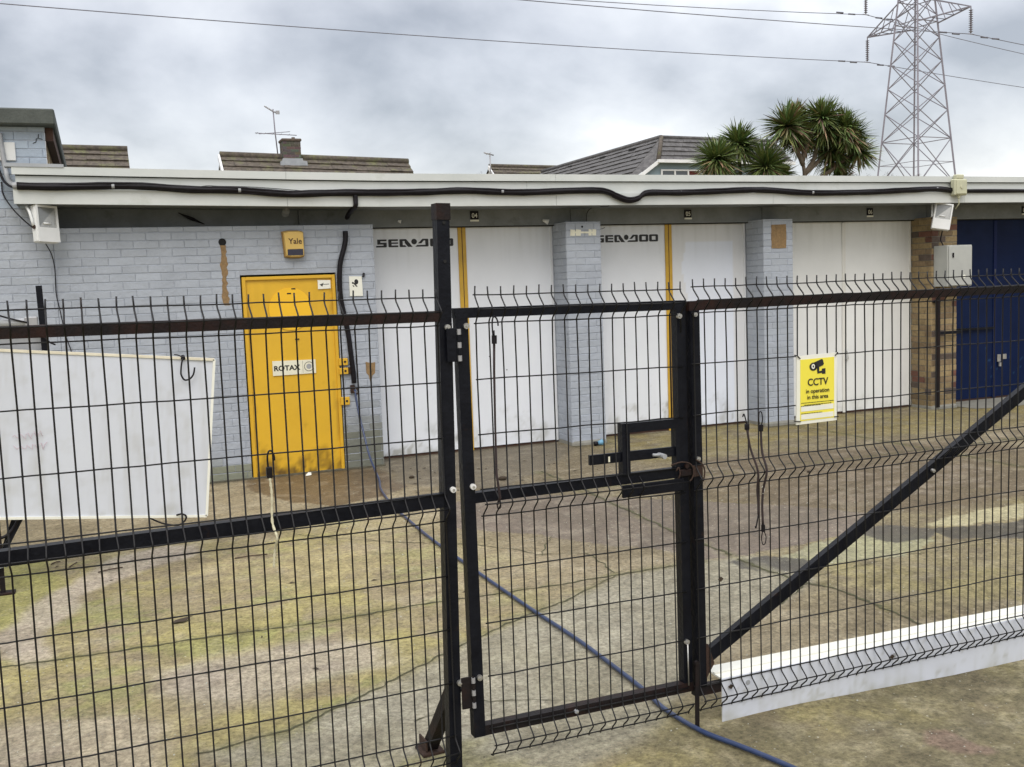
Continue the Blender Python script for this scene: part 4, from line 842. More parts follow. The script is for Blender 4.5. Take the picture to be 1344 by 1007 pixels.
# ============================================================ MESH FENCE AND GATES
WR = .0029
FOLDS = ((0, -.1), (-.7, -.8), (-1.6, -1.7)); ROWS = (0, -.1, -.3, -.5, -.7, -.8, -1.0, -1.2, -1.4, -1.6, -1.7)
def wiremesh(parent, n0, n1, z0, slope, seed, sp=.05, top=.031, cuts={}, hcuts={}, skip=()):
    """one welded V-mesh panel in its thing's own frame: x along, -y towards the street"""
    s = MB(); rn = random.Random(seed)
    for i in range(n0, n1+1):
        x = i*sp; zb = z0+slope*x; P = [(x+rn.uniform(-.002, .002), 0, zb+top+rn.uniform(-.003, .002)), (x, 0, zb+.004)]
        for (a, b) in FOLDS:
            m_ = (a+b)/2; jj = rn.uniform(-.0025, .0025)
            P += [(x, 0, zb+a-.002), (x, -.006, zb+a-.012), (x+jj, -.036, zb+m_+.010), (x+jj, -.042, zb+m_), (x+jj, -.036, zb+m_-.010), (x, -.006, zb+b+.012), (x, 0, zb+b+.002)]
            P.append((x+rn.uniform(-.0022, .0022), rn.uniform(-.002, .002), zb+b-.2))
        P = P[:-1]; P[-1] = (P[-1][0], P[-1][1], zb-1.703)
        runs = [[]]
        cut = cuts.get(i)
        for p_ in P:
            if cut and cut[1] < p_[2] < cut[0]:
                if runs[-1]: runs[-1].append((p_[0], p_[1], cut[0])) if False else None; runs.append([])
                continue
            runs[-1].append(p_)
        if cut:
            runs = [r_ for r_ in runs if len(r_) > 1]
            if runs and runs[0][-1][2] > cut[0]+.01: runs[0].append((x, 0, cut[0]))
            if len(runs) > 1 and runs[-1][0][2] < cut[1]-.01: runs[-1].insert(0, (x, 0, cut[1]))
        for r_ in runs:
            if len(r_) > 1: s.tube(r_, WR, 6)
    xa, xb = n0*sp-.006, n1*sp+.006
    def hz(r_, y):
        for a_, b_ in hcuts.get(round(r_, 2), [(xa, xb)]):
            n_ = max(2, int((b_-a_)/.1)); s.tube([(a_+(b_-a_)*k/n_, y+rn.uniform(-.0012, .0012), z0+slope*(a_+(b_-a_)*k/n_)+r_+rn.uniform(-.0016, .0016)) for k in range(n_+1)], WR*.92, 6)
    for r_ in ROWS:
        if r_ not in skip: hz(r_, .0042)
    for a, b in FOLDS: hz((a+b)/2, -.0370)
    return s.build('wire_mesh', M['wire'], parent, fix=False)
def washer(parent, x, z, m='zinc', y=-.004, r=.0105):
    p = MB(); p.cyl((x, y, z), (x, y+.012, z), r, 16); p.cyl((x, y-.006, z), (x, y, z), r*.45, 6, 1); return p.build('bolt', [M[m], M['zinc']], parent)
def bar(parent, name, a, b, w, d, m, side=Vector((0, 1, 0))):
    p = MB(); p.obox(a, b, w, d, 0, side); return p.build(name, M[m], parent)

# --- fixed panel at the left
FL = empty('mesh_fence_panel', (-.2456, -6.7899, 0), .0539, 'fixed black wire mesh fence panel with tall rusty-topped post, at the left', 'fence')
wiremesh(FL, -26, 27, 1.7898, -.0113, 1)
bar(FL, 'top_rail', (-1.35, .031, 1.739), (1.366, .031, 1.7075), .038, .042, 'rustpaint')
bar(FL, 'middle_rail', (-1.35, .031, 1.043), (1.362, .031, 1.048), .048, .042, 'blackpaint')
po = bar(FL, 'post', (1.352, .033, -.03), (1.393, .033, 2.10), .047, .046, 'blackpaint'); po['label'] = 'tall square black post, rusty at its top'
p = MB(); p.obox((1.3925, .033, 2.045), (1.3936, .033, 2.1025), .0525, .0525); p.build('rusty_tip', M['rustpaint'], po)
for z in (2.055-.02, 1.90): 
    p = MB(); p.cyl((1.395-(2.1-z)*.019, .0065, z), (1.395-(2.1-z)*.019, .012, z), .006, 10); p.build('bolt_hole', M['dark'], po)
bar(FL, 'post', (-1.40, .033, -.03), (-1.36, .033, 1.9), .050, .050, 'blackpaint')
p = MB(); p.obox((1.375, .050, .345), (1.352, .285, .02), .045, .045, 0, Vector((1, 0, 0))); p.build('prop', M['rustpaint'], FL)
p = MB(); p.bbox(1.305, 1.395, .235, .335, .0, .014, .003); p.bbox(1.322, 1.330, .25, .33, .014, .06, .002); p.build('prop_foot', M['rust'], FL)
for z, m_ in ((1.668, 'zinc'), (1.086, 'whitewasher'), (.37, 'zinc')): washer(FL, 1.388-(1.7-z)*.008, z, m_)

# --- pedestrian gate
PG = empty('pedestrian_gate', (1.2427, -6.7258, 0), .0182, 'narrow black mesh pedestrian gate with slide bolt, right of the tall post', 'gate')
zc = {}
for j in (13, 14, 15, 16): zc[j] = (1.268, 1.055)
for j in (17,): zc[j] = (1.60, .12)
for j in (14, 15, 16): zc[j] = (1.268, .975)
wiremesh(PG, 0, 17, 1.7775, -.0114, 2, cuts=zc, hcuts={})
T_ = lambda s_: 1.7170-.011*s_
bar(PG, 'top_rail', (-.072, .029, 1.716), (.880, .029, 1.7065), .036, .040, 'blackpaint')
bar(PG, 'middle_rail', (-.030, .029, 1.046), (.840, .029, 1.048), .038, .038, 'blackpaint')
bar(PG, 'bottom_rail', (-.052, .029, .172), (.882, .029, .168), .038, .040, 'rustpaint')
bar(PG, 'hinge_stile', (-.044, .0295, .152), (-.048, .0295, 1.698), .043, .042, 'blackpaint')
bar(PG, 'latch_stile', (.859, .0295, .188), (.857, .0295, 1.689), .040, .042, 'blackpaint')
for x, z, m_ in ((-.036, 1.67, 'zinc'), (-.035, 1.091, 'whitewasher'), (-.039, .38, 'zinc'), (.845, 1.665, 'zinc'), (.85, .361, 'zinc')): washer(PG, x, z, m_)
washer(PG, .35, .173, 'greyplastic', r=.008)
for z in (1.605, .33):
    h = MB(); h.bbox(-.110, -.072, .004, .010, z-.06, z+.06, .002)
    for k in range(5): h.cyl((-.0655, -.001, z-.058+k*.0235), (-.0655, -.001, z-.038+k*.0235), .0075, 10, 1 if k % 2 == 0 else 0)
    h.cyl((-.0655, -.001, z-.06), (-.0655, -.001, z+.062), .0045, 8); h.build('hinge', [M['rustpaint'] if z < 1 else M['blackpaint'], M['alu']], PG)
LB = MB(); LB.obox((.580, .02, 1.247), (.839, .02, 1.246), .036, .036); lf = LB.build('latch_frame', M['blackpaint'], PG)
p = MB(); p.obox((.597, .02, 1.228), (.597, .02, 1.066), .034, .036); p.build('latch_leg', M['blackpaint'], lf)
p = MB(); p.obox((.829, .02, 1.228), (.829, .02, 1.066), .020, .036); p.build('latch_leg', M['blackpaint'], lf)
p = MB(); p.bbox(.575, .850, -.002, .010, .978, 1.026, .002); p.build('latch_plate', M['blackpaint'], lf)
p = MB(); p.obox((.445, .02, 1.136), (.840, .02, 1.134), .038, .014); sb = p.build('slide_bolt', M['blackpaint'], PG)
p = MB(); p.cyl((.745, .012, 1.128), (.745, -.035, 1.128), .010, 14); p.tube([(.705, -.012, 1.135), (.745, -.012, 1.131)], .006, 8); p.build('bolt_knob', M['greyplastic'], sb)
p = MB(); p.prism([(.523,1.122),(.530,1.122),(.530,1.143),(.523,1.143)], .011, .0125); p.build('slot', M['cream'], sb)
p = MB(); p.bbox(.835, .885, -.006, .004, 1.034, 1.062, .003); p.cyl((.86, -.012, 1.075), (.86, -.002, 1.075), .010, 8); p.build('clamp', M['rustpaint'], PG)
p = MB(); p.tube(wig([(.79,-.006,1.085),(.83,-.012,1.094),(.87,-.012,1.085),(.888,-.012,1.06),(.885,-.010,1.03),(.87,-.008,1.01)], 4), .003, 6); p.tube(wig([(.81,-.010,1.06),(.818,-.014,1.075),(.826,-.012,1.05),(.82,-.01,1.03)], 3), .003, 6); p.build('tie_wire', M['rust'], PG)
p = MB(); p.tube([(.849, -.006, .355), (.849, -.008, .185)], .003, 6); p.build('pull_wire', M['zinc'], PG)

# --- wide gate leaf at the right
WG = empty('wide_gate_leaf', (2.1399, -6.7258, 0), .026, 'wide black mesh gate leaf with a long diagonal brace, carrying the yellow sign', 'gate')
wiremesh(WG, 0, 58, 1.7745, -.0025, 3)
bar(WG, 'top_rail', (-.012, .029, 1.7015), (2.94, .029, 1.7075), .037, .040, 'rustpaint')
bar(WG, 'bottom_rail', (-.012, .029, .147), (2.94, .029, .120), .038, .036, 'rustpaint')
bar(WG, 'stile', (.018, .0295, .166), (.013, .0295, 1.683), .042, .042, 'blackpaint')
bar(WG, 'stile', (2.96, .0295, .10), (2.96, .0295, 1.727), .042, .042, 'blackpaint')
bar(WG, 'brace', (.036, .0295, .272), (2.66, .0295, 1.679), .052, .030, 'blackpaint')
p = MB(); p.prism([(.036, .20), (.075, .255), (.045, .34), (.036, .34)], .006, .012); p.build('gusset', M['rust'], WG)
for x, z, m_ in ((.010, 1.668, 'zinc'), (.012, 1.10, 'zinc'), (1.238, .922, 'zinc')): washer(WG, x, z, m_, r=.0085)
p = MB(); p.tube(wig([(-.005,-.008,1.10),(.02,-.014,1.08),(.032,-.012,1.05),(.026,-.01,1.01)], 4), .003, 6); p.bbox(-.012, .034, .003, .007, 1.03, 1.075, .001); p.build('tie_wire', M['rust'], WG)
p = MB(); p.obox((-.016, -.004, .275), (-.020, -.004, -.004), .018, .006, 0, Vector((0, 1, 0))); p.cyl((-.017, -.010, .275), (-.017, .004, .275), .01, 8); p.build('drop_bolt', M['rustpaint'], WG)
p = MB()    # little dried leaves caught in the mesh
for x, z in ((.106, .60), (1.0, .115), (.147, .145)): p.prism([(x-.012, z), (x, z-.010), (x+.012, z+.002), (x+.002, z+.010)], -.004, .002)
tag(p.build('caught_leaves', M['deadleaf'], None), 'small brown leaves caught in the wire mesh of the wide gate', kind='stuff'); p_ = bpy.data.objects['caught_leaves']; p_.location = (2.1399, -6.7258, 0); p_.rotation_euler = (0, 0, .026)

# --- white plastic board capping the bottom rail of the wide leaf
WB = empty('white_fascia_board', (2.1399, -6.7258, 0), .026, 'long white plastic board covering the bottom rail of the wide gate down to the ground', 'board')
p = MB(); n_ = 14; vs = []
for k in range(n_+1):
    x = .108+k*(2.82)/n_; sl = -.0163*(x-.108); zb = -.004-.0435*(x-.108) if x < 1.9 else -.082+.02*(x-1.9)
    zb = max(zb, -.09); zt = .184+sl; w_ = .0012*math.sin(k*1.7)
    vs += [(x, .0062+w_, zb), (x, .0062+w_, zt-.003), (x, .0085+w_, zt), (x, .055, zt+.002), (x, .055, zt+.007), (x, .070, zt+.007), (x, .070, zt+.002), (x, .135, zt+.004), (x, .135, zt-.003), (x, .0102+w_, zt-.006), (x, .0102+w_, zb)]
fs = []; m_ = 11
for k in range(n_):
    for j in range(m_): fs.append((k*m_+j, k*m_+(j+1) % m_, (k+1)*m_+(j+1) % m_, (k+1)*m_+j))
fs += [tuple(range(m_)), tuple(n_*m_+j for j in range(m_-1, -1, -1))]
p.add(vs, fs)
for k in range(n_*m_):
    if k % m_ in (0, 1): p.m[k] = 1
p.build('board', [M['upvcwhite'], M['boardwhite']], WB)
g = BW(); nX, nZ = 180, 14; vs2 = []; cs2 = []
for j in range(nZ+1):
    for i in range(nX+1):
        x = .1082+i*2.8196/nX; f_ = j/nZ; sl = -.0163*(x-.108); zb = max(-.004-.0435*(x-.108) if x < 1.9 else -.082+.02*(x-1.9), -.09); zt = .184+sl-.004
        z = zb+(zt-zb)*f_; vs2.append((x, .0050+.0012*math.sin((x-.108)/2.82*14*1.7)+.0006*math.sin(x*31+z*20), z)); cs2.append((x, f_))
ca = np.array(cs2); n1_ = fbm(ca[:, 0]*14, ca[:, 1]*3, 601, 5); n2_ = fbm(ca[:, 0]*45, ca[:, 1]*9, 602, 3); n3_ = fbm(ca[:, 0]*30, ca[:, 1]*.9, 603, 3)
gg = np.clip((n1_-.40)*2.5, 0, 1)*np.clip((.40-ca[:, 1])/.4, 0, 1)*.75+np.clip((n2_-.66)*8, 0, 1)*.35+np.clip((n3_-.54)*4, 0, 1)*.18
cc_ = 1-np.clip(gg, 0, .85)[:, None]*np.array([.50, .53, .68])
g.add(vs2, [(j*(nX+1)+i, j*(nX+1)+i+1, (j+1)*(nX+1)+i+1, (j+1)*(nX+1)+i) for j in range(nZ) for i in range(nX)], 0, True); g.c = [(*c_, 1.0) for c_ in cc_.tolist()]
g.build('board_face', M['sheetgrime'], WB, fix=False)
p = MB()
for x, z in ((.235, .145), (1.02, .118)): p.cyl((x, .0020, z), (x, .0060, z), .010, 12)
p.build('screw_cap', M['greyplastic'], WB)

# --- yellow sign tied to the wide leaf
SG_ = empty('warning_sign', (2.1399, -6.7258, 0), .026, 'yellow CCTV warning sign in a white frame tied to the gate mesh', 'sign')
q_ = [(.482, 1.194), (.690, 1.197), (.693, 1.480), (.487, 1.477)]
p = MB(); p.prism(q_, -.012, -.0055); p.build('backing', M['signwhite'], SG_)
p = MB(); p.prism([(.500,1.208),(.675,1.210),(.677,1.463),(.503,1.461)], -.0132, -.0122); p.build('face', M['signyellow'], SG_)
p = MB()
for z in (1.247, 1.214): p.prism([(.504, z), (.671, z+.001), (.671, z+.022), (.504, z+.021)], -.0142, -.0134)
p.build('blank_panel', M['signwhite'], SG_)
p = MB(); y = -.0140
def ang(cx, cz, pts, a): c, s_ = math.cos(a), math.sin(a); return [(cx+x*c-z*s_, cz+x*s_+z*c) for x, z in pts]
p.prism(ang(.590, 1.437, [(-.030,-.013),(.026,-.013),(.031,-.008),(.031,.010),(.026,.014),(-.030,.014),(-.034,.009),(-.034,-.008)], R(17)), y-.0008, y)
p.prism(ang(.568, 1.429, [(.020*math.cos(t), .017*math.sin(t)) for t in [i*math.pi/10 for i in range(20)]], 0), y-.0008, y)
p.prism([(.586,1.425),(.598,1.425),(.598,1.408),(.612,1.410),(.612,1.418),(.630,1.419),(.630,1.396),(.613,1.396),(.613,1.401),(.588,1.399)], y-.0008, y)
p.build('camera_symbol', M['blackink'], SG_); p = MB()
text_mesh(p, 'CCTV', .041, .590, 1.352, y-.001, .0006, sx=.98)
text_mesh(p, 'in operation', .0245, .589, 1.321, y-.001, .0002, sx=1.0)
text_mesh(p, 'in this area', .0245, .589, 1.296, y-.001, .0002, sx=1.0)
p.build('lettering', M['blackink'], SG_); p = MB()
rn = random.Random(4)
for z, x0_, x1_, d_ in ((1.282, .505, .672, .0012), (1.273, .520, .660, .0012), (1.271, .504, .604, .0), (1.238, .504, .612, .0)):
    if d_ == 0: z -= .002 if z > 1.25 else 0
    x = x0_
    while x < x1_:
        w_ = rn.uniform(.004, .014); p.prism([(x, z-.0012), (min(x+w_, x1_), z-.0012), (min(x+w_, x1_), z+.0012), (x, z+.0012)], y-.0006, y); x += w_+.002
p.build('small_print', M['blackink'], SG_)
p = MB(); p.prism(ang(.566, 1.430, [(.0085*math.cos(t), .0105*math.sin(t)) for t in [i*math.pi/8 for i in range(16)]], 0), y-.0022, y-.0010); p.build('lens', M['signwhite'], SG_)
p = MB(); p.prism(ang(.566, 1.430, [(.003*math.cos(t), .0045*math.sin(t)) for t in [i*math.pi/6 for i in range(12)]], 0), y-.0032, y-.0023); p.build('lens_dot', M['blackink'], SG_)
p = MB()
for a_, b_ in (((.484, 1.480), (.500, 1.466)), ((.694, 1.480), (.680, 1.468)), ((.478, 1.210), (.500, 1.207)), ((.676, 1.212), (.696, 1.212))):
    p.tube([(a_[0], .0, a_[1]), (a_[0], -.016, a_[1]), (b_[0], -.016, b_[1])], .0022, 6)
p.build('cable_tie', M['black'], SG_)

# --- elastic cords hooked on the mesh
def frame_thing(name, base, label, cat, group=None):
    return empty(name, (base[0], base[1], 0), base[2], label, cat, group)
LFR, GFR, RFR = (-.2456, -6.7899, .0539), (1.2427, -6.7258, .0182), (2.1399, -6.7258, .026)
def hook_pts(x, z, s=1): return wig([(x, -.012, z-.05), (x-.002, -.014, z-.01), (x+.003*s, -.012, z+.012), (x+.013*s, -.010, z+.014), (x+.020*s, -.012, z), (x+.021*s, -.014, z-.018)], 4)
t = frame_thing('bungee_cord', LFR, 'frayed pale cord with black hook hanging from the mesh before the yellow door', 'cord', 'elastic cords on the mesh')
p = MB(); p.tube(hook_pts(.730, 1.280), .0032, 6); p.bbox(.722, .742, -.020, -.006, 1.205, 1.243, .003); p.build('hook', M['black'], t)
p = MB(); P = wig([(.732,-.014,1.206),(.735,-.016,1.15),(.731,-.018,1.06),(.738,-.046,1.01),(.735,-.020,.97),(.730,-.016,.93),(.728,-.016,.905)], 8); p.tube(P, [.0042+.0012*math.sin(i*2.1) for i in range(len(P))], 7); p.build('cord', M['rope'], t)
t = frame_thing('bungee_cord', GFR, 'doubled black cord hooked at the top of the pedestrian gate', 'cord', 'elastic cords on the mesh')
p = MB(); p.tube(hook_pts(.0585, 1.683), .003, 6); p.cyl((.062, -.014, 1.602), (.063, -.014, 1.632), .0095, 12); p.tube([(.0615, -.014, 1.65), (.0615, -.014, 1.63)], .004, 6); p.build('hook', M['black'], t)
p = MB(); p.tube([(.0600,-.012,1.605),(.056,-.012,1.5),(.052,-.014,1.3),(.049,-.016,1.13),(.047,-.045,1.05),(.046,-.02,1.02)], .0027, 6); p.tube([(.0645,-.012,1.605),(.060,-.012,1.5),(.054,-.016,1.3),(.052,-.018,1.13),(.050,-.050,1.05),(.049,-.02,1.02)], .0027, 6)
p.tube(wig([(.047,-.02,1.02),(.050,-.02,1.005),(.060,-.02,1.008),(.061,-.02,1.022)], 3), .0025, 6); p.build('cord', M['bungee'], t)
t = frame_thing('bungee_cord', RFR, 'dark cord slanting down the wide gate mesh, left of the pair', 'cord', 'elastic cords on the mesh')
p = MB(); p.tube(wig([(.236,-.012,1.215),(.230,-.014,1.235),(.222,-.012,1.262),(.216,-.012,1.25)], 4), .0028, 6); p.bbox(.226, .246, -.018, -.006, 1.196, 1.222, .003); p.tube(wig([(.286,-.012,.845),(.279,-.012,.815),(.272,-.012,.79),(.270,-.014,.80)], 3), .003, 6); p.build('hook', M['black'], t)
p = MB(); p.tube(wig([(.236,-.012,1.20),(.250,-.014,1.12),(.262,-.045,1.03),(.276,-.020,.95),(.284,-.014,.90),(.286,-.012,.845)], 4), .0045, 7); p.build('cord', M['bungee'], t)
t = frame_thing('bungee_cord', RFR, 'dark cord hanging straight down the wide gate mesh, right of the pair', 'cord', 'elastic cords on the mesh')
p = MB(); p.tube(wig([(.296,-.012,1.215),(.292,-.014,1.24),(.297,-.012,1.262),(.307,-.012,1.262),(.312,-.012,1.235),(.306,-.013,1.21)], 4), .0025, 6); p.cyl((.303, -.013, 1.185), (.304, -.013, 1.212), .009, 10)
p.tube(wig([(.306,-.012,.775),(.300,-.012,.745),(.306,-.012,.718),(.318,-.012,.722),(.322,-.012,.748),(.312,-.012,.775)], 4), .0022, 6); p.cyl((.308, -.013, .772), (.308, -.013, .80), .008, 10); p.build('hook', M['black'], t)
p = MB(); p.tube(wig([(.303,-.012,1.19),(.305,-.016,1.10),(.305,-.045,1.03),(.306,-.020,.95),(.304,-.014,.88),(.308,-.012,.80)], 4), .0048, 7); p.tube(wig([(.300,-.018,.955),(.306,-.024,.965),(.311,-.020,.945),(.303,-.02,.93)], 3), .002, 5, 1); p.build('cord', [M['bungee'], M['signwhite']], t)

# ============================================================ WHITE SHEET ON ITS STAND
YB = -3.2
WS = empty('white_sheet', (0, YB, 0), 0, 'big white plastic sheet hung crooked on a metal stand behind the left fence panel', 'board')
A_, B_, C_, D_ = Vector((.684, 0, 1.386)), Vector((.571, 0, .356)), Vector((-1.20, 0, .545)), Vector((-1.10, 0, 1.577))
p = MB(); nx_, nz_ = 110, 60
for yy in (0, .012):
    pass
vs = []; fs = []
for j in range(nz_+1):
    for i in range(nx_+1):
        u_, v_ = i/nx_, j/nz_; q = (C_*(1-u_)+B_*u_)*(1-v_)+(D_*(1-u_)+A_*u_)*v_
        vs.append((q.x, .003*math.sin(u_*5+v_*2)+.001*math.sin(u_*13-v_*5)-.004, q.z))
for j in range(nz_):
    for i in range(nx_): fs.append((j*(nx_+1)+i, j*(nx_+1)+i+1, (j+1)*(nx_+1)+i+1, (j+1)*(nx_+1)+i))
n0_ = len(vs); vs += [(x, y_+.012, z) for x, y_, z in vs]; fs += [tuple(n0_+k for k in reversed(f)) for f in fs[:nx_*nz_]]
q = BW(); q.add(vs, fs, 0, True); va = np.array(vs); vx_, vz_ = va[:, 0], va[:, 2]
t_ = np.clip((vz_-.36)/1.05, 0, 1); run = fbm(vx_*22, vz_*1.3, 501, 4); sp_ = fbm(vx_*9, vz_*9, 502, 4)
g_ = np.clip((run-.52)*3, 0, 1)*.22+np.clip((sp_-.58)*4, 0, 1)*.18+np.clip((sp_-.42)*3, 0, 1)*np.clip((.12-t_)/.12, 0, 1)*.4
cc_ = 1-g_[:, None]*np.array([.55, .60, .75]); q.c = [(*c_, 1.0) for c_ in cc_.tolist()]
q.build('sheet', M['sheetgrime'], WS, fix=False)
def edge(a, b, w=.016):
    q = MB(); q.obox(a+Vector((0, .004, 0)), b+Vector((0, .004, 0)), w, .034); return q
for a_, b_, nm in ((D_, A_, 'edge_trim'), (C_, B_, 'edge_trim'), (B_, A_, 'edge_trim')): edge(a_, b_).build(nm, M['boardedge'] if nm == 'edge_trim' and a_ is D_ else M['upvcwhite'], WS)
p = MB()
for k_, (zz0, n_) in enumerate(((.985, 16), (.915, 18))):
    p.tube([(-.54+i*.011+.004*math.sin(i*2.3), -.0125, zz0+.018*math.sin(i*1.9+k_)+.008*math.sin(i*4.1)) for i in range(n_)], .0016, 4)
p.build('faint_scrawl', M['pinkink'], WS)
t = empty('cord_hook', (0, YB, 0), 0, 'black hooked cord end hanging over the top right corner of the white sheet', 'hook')
p = MB(); p.tube(wig([(.491,-.02,1.412),(.478,-.035,1.38),(.470,-.035,1.33),(.470,-.035,1.30),(.488,-.035,1.268),(.520,-.035,1.272),(.545,-.035,1.30),(.556,-.035,1.345)], 4), .0055, 8); p.cyl((.489, -.02, 1.405), (.489, .0, 1.418), .014, 12); p.tube(wig([(.489,-.01,1.412),(.462,.0,1.428),(.44,.02,1.432)], 3), .004, 6); p.build('hook', M['black'], t)
t = empty('cord_hook', (0, YB, 0), 0, 'black cord curling under the bottom right edge of the white sheet', 'hook')
p = MB(); p.tube(wig([(.22,.03,.375),(.30,-.02,.340),(.385,-.03,.322),(.43,-.03,.345),(.44,-.03,.375),(.415,-.03,.392),(.38,-.03,.388)], 4), .006, 8); p.build('cord', M['black'], t)
ST = empty('metal_stand', (-.66, YB+.03, 0), 0, 'dark metal stand with upright and clamped cross tube holding up the white sheet', 'stand')
p = MB(); p.obox((.330, .04, 1.905), (.352, .04, .55), .036, .036); p.build('upright', M['blackpaint'], ST)
p = MB(); p.cyl((-1.2, .03, 1.692), (.300, .03, 1.680), .027, 14); p.build('cross_tube', M['greyplastic'], ST)
p = MB(); p.bbox(.02, .045, .0, .06, 1.655, 1.722, .004); p.bbox(.235, .31, .0, .06, 1.645, 1.715, .006); p.build('clamp', M['alu'], ST)
p = MB(); p.tube(wig([(-.20,.0,1.93),(-.04,.0,1.81),(.10,.0,1.73),(.25,.0,1.68)], 3), .006, 6); p.tube(wig([(.27,-.0,1.66),(.36,-.0,1.56),(.40,0,1.535)], 3), .006, 6); p.build('tie_wire', M['black'], ST)
p = MB(); p.box(-1.2, .33, .055, .065, 1.35, 1.65); p.build('back_plate', M['greyplastic'], ST)
p = MB(); p.obox((-.01, .0, .0), (-.01, .0, 1.3), .030, .030); p.bbox(-.10, .06, -.04, .04, .0, .014, .003); p.build('leg', M['rustpaint'], ST)
p = MB(); p.obox((-.01, .02, .23), (.20, .05, .60), .03, .03); p.obox((.35, .05, .56), (.12, .45, .56), .03, .03); p.obox((.12, .45, .56), (-.1, .45, .0), .03, .03); p.build('strut', M['blackpaint'], ST)
P = []
for i in range(90):
    a_ = i*.55; P.append((-.035+.055*math.cos(a_), .0+.055*math.sin(a_), .17+i*.0011))
p = MB(); p.tube(P, .005, 6); p.build('coil_spring', M['greyplastic'], ST)
p = MB(); p.tube(wig([(-.12,.02,.47),(-.05,.0,.37),(.02,.0,.36),(.08,.02,.41),(.13,.02,.50)], 4), .010, 6); p.build('strap', M['black'], ST)

# ============================================================ HOSE
H = [(2.338,-.045,.80),(2.345,-.10,.62),(2.36,-.22,.40),(2.37,-.38,.18),(2.372,-.60,.05),(2.34,-.85,.016),(2.237,-1.304,.014),(2.15,-2.0,.014),(2.115,-2.6,.014),(2.094,-3.2,.014),(2.094,-3.824,.014),(2.102,-4.509,.014),(2.108,-5.077,.014),(2.124,-5.625,.014),(2.113,-6.27,.014),(2.085,-6.526,.014),(2.105,-6.781,.014),(2.162,-6.959,.014),(2.222,-7.14,.014),(2.32,-7.5,.014),(2.5,-8.2,.014)]
p = MB(); p.tube(wig([(x, y_, z+gz(x, y_)+.002) for x, y_, z in H], 5), .0105, 10)
tag(p.build('water_hose', M['hose']), 'blue hose running from the wall across the yard and under the gate', 'hose')

# ============================================================ ODDS AND ENDS ON THE GROUND
p = MB(); x, y_ = .302, -4.287; z = gz(x, y_)
p.add([(x-.05,y_-.01,z+.006),(x-.02,y_-.03,z+.012),(x+.03,y_-.02,z+.008),(x+.05,y_+.01,z+.014),(x+.075,y_+.02,z+.02),(x+.03,y_+.03,z+.016),(x-.02,y_+.025,z+.01),(x,y_,z+.02)], [(0,1,7),(1,2,7),(2,3,7),(3,5,7),(3,4,5),(5,6,7),(6,0,7)])
tag(p.build('dead_leaf', M['deadleaf']), 'curled dark leaf lying on the mossy concrete behind the left fence panel', 'leaf')
rn = random.Random(21); p = MB()
for i in range(46):
    x = rn.uniform(2.45, 4.6); y_ = rn.uniform(-1.7, -.1)
    if i > 34: x = rn.uniform(-.8, 2.2); y_ = rn.uniform(-5.5, -2.2)
    s_ = rn.uniform(.01, .03); a_ = rn.uniform(0, 6.28); z = gz(x, y_)
    c_, d_ = math.cos(a_)*s_, math.sin(a_)*s_
    p.add([(x-c_, y_-d_, z+.003), (x+d_*.4, y_-c_*.4, z+.007), (x+c_, y_+d_, z+.004), (x-d_*.4, y_+c_*.4, z+.008)], [(0,1,2,3)])
tag(p.build('leaf_scraps', M['deadleaf'], fix=False), 'scattered dark leaf scraps on the ground in front of the white doors', kind='stuff')
p = MB()
for x, y_, a_, l_ in ((-.12, -2.95, .2, .16), (-.30, -2.7, 1.1, .12), (.75, -3.05, -.1, .22), (-.42, -2.55, .6, .07)):
    z = gz(x, y_); p.tube([(x, y_, z+.006), (x+l_*.5*math.cos(a_), y_+l_*.5*math.sin(a_), z+.012), (x+l_*math.cos(a_+.1), y_+l_*math.sin(a_+.1), z+.006)], .0045, 5)
tag(p.build('twigs', M['twig']), 'a few thin dark twigs on the mossy ground at the left', kind='stuff')
p = MB(); x, y_ = 1.804, -.175; z = gz(x, y_); p.add([(x-.03,y_-.015,z+.005),(x+.025,y_-.02,z+.01),(x+.032,y_+.02,z+.028),(x-.022,y_+.022,z+.014),(x,y_,z+.035)], [(0,1,4),(1,2,4),(2,3,4),(3,0,4)])
tag(p.build('paper_scrap', M['signwhite']), 'crumpled scrap of white paper at the foot of the yellow door', 'litter')
p = MB(); x, y_ = 4.985, -.16; z = gz(x, y_); p.tube([(x, y_, z+.028), (x+.055, y_-.012, z+.040)], [.022, .034], 12, 0); p.tube([(x-.045, y_+.01, z+.022), (x, y_, z+.028)], [.028, .021], 12, 1)
tag(p.build('plastic_cup', [M['bluecup'], M['black']]), 'blue and black plastic cap lying at the foot of the first grey pier', 'litter')
for x, y_, r_, lab in ((3.372, -1.403, .045, 'dark brown stone on the wet concrete before the first white doors'), (2.66, -.85, .03, 'small brown lump beside the foot of the tall post'), (5.9, -2.6, .022, 'small dark lump on the brown concrete behind the wide gate')):
    p = MB(); rn = random.Random(int(x*100)); z = gz(x, y_)
    vs = [Vector((math.sin(th)*math.cos(ph)*r_*rn.uniform(.8, 1.15)+x, math.sin(th)*math.sin(ph)*r_*.8*rn.uniform(.8, 1.1)+y_, z+r_*.35+math.cos(th)*r_*.5)) for th in (.5, 1.2, 1.9, 2.6) for ph in [k*math.pi/4 for k in range(8)]]
    fs = [(a*8+k, a*8+(k+1) % 8, (a+1)*8+(k+1) % 8, (a+1)*8+k) for a in range(3) for k in range(8)]+[tuple(range(8)), tuple(24+k for k in range(7, -1, -1))]
    p.add(vs, fs, 0, True); tag(p.build('stone', M['deadleaf']), lab, 'stone')

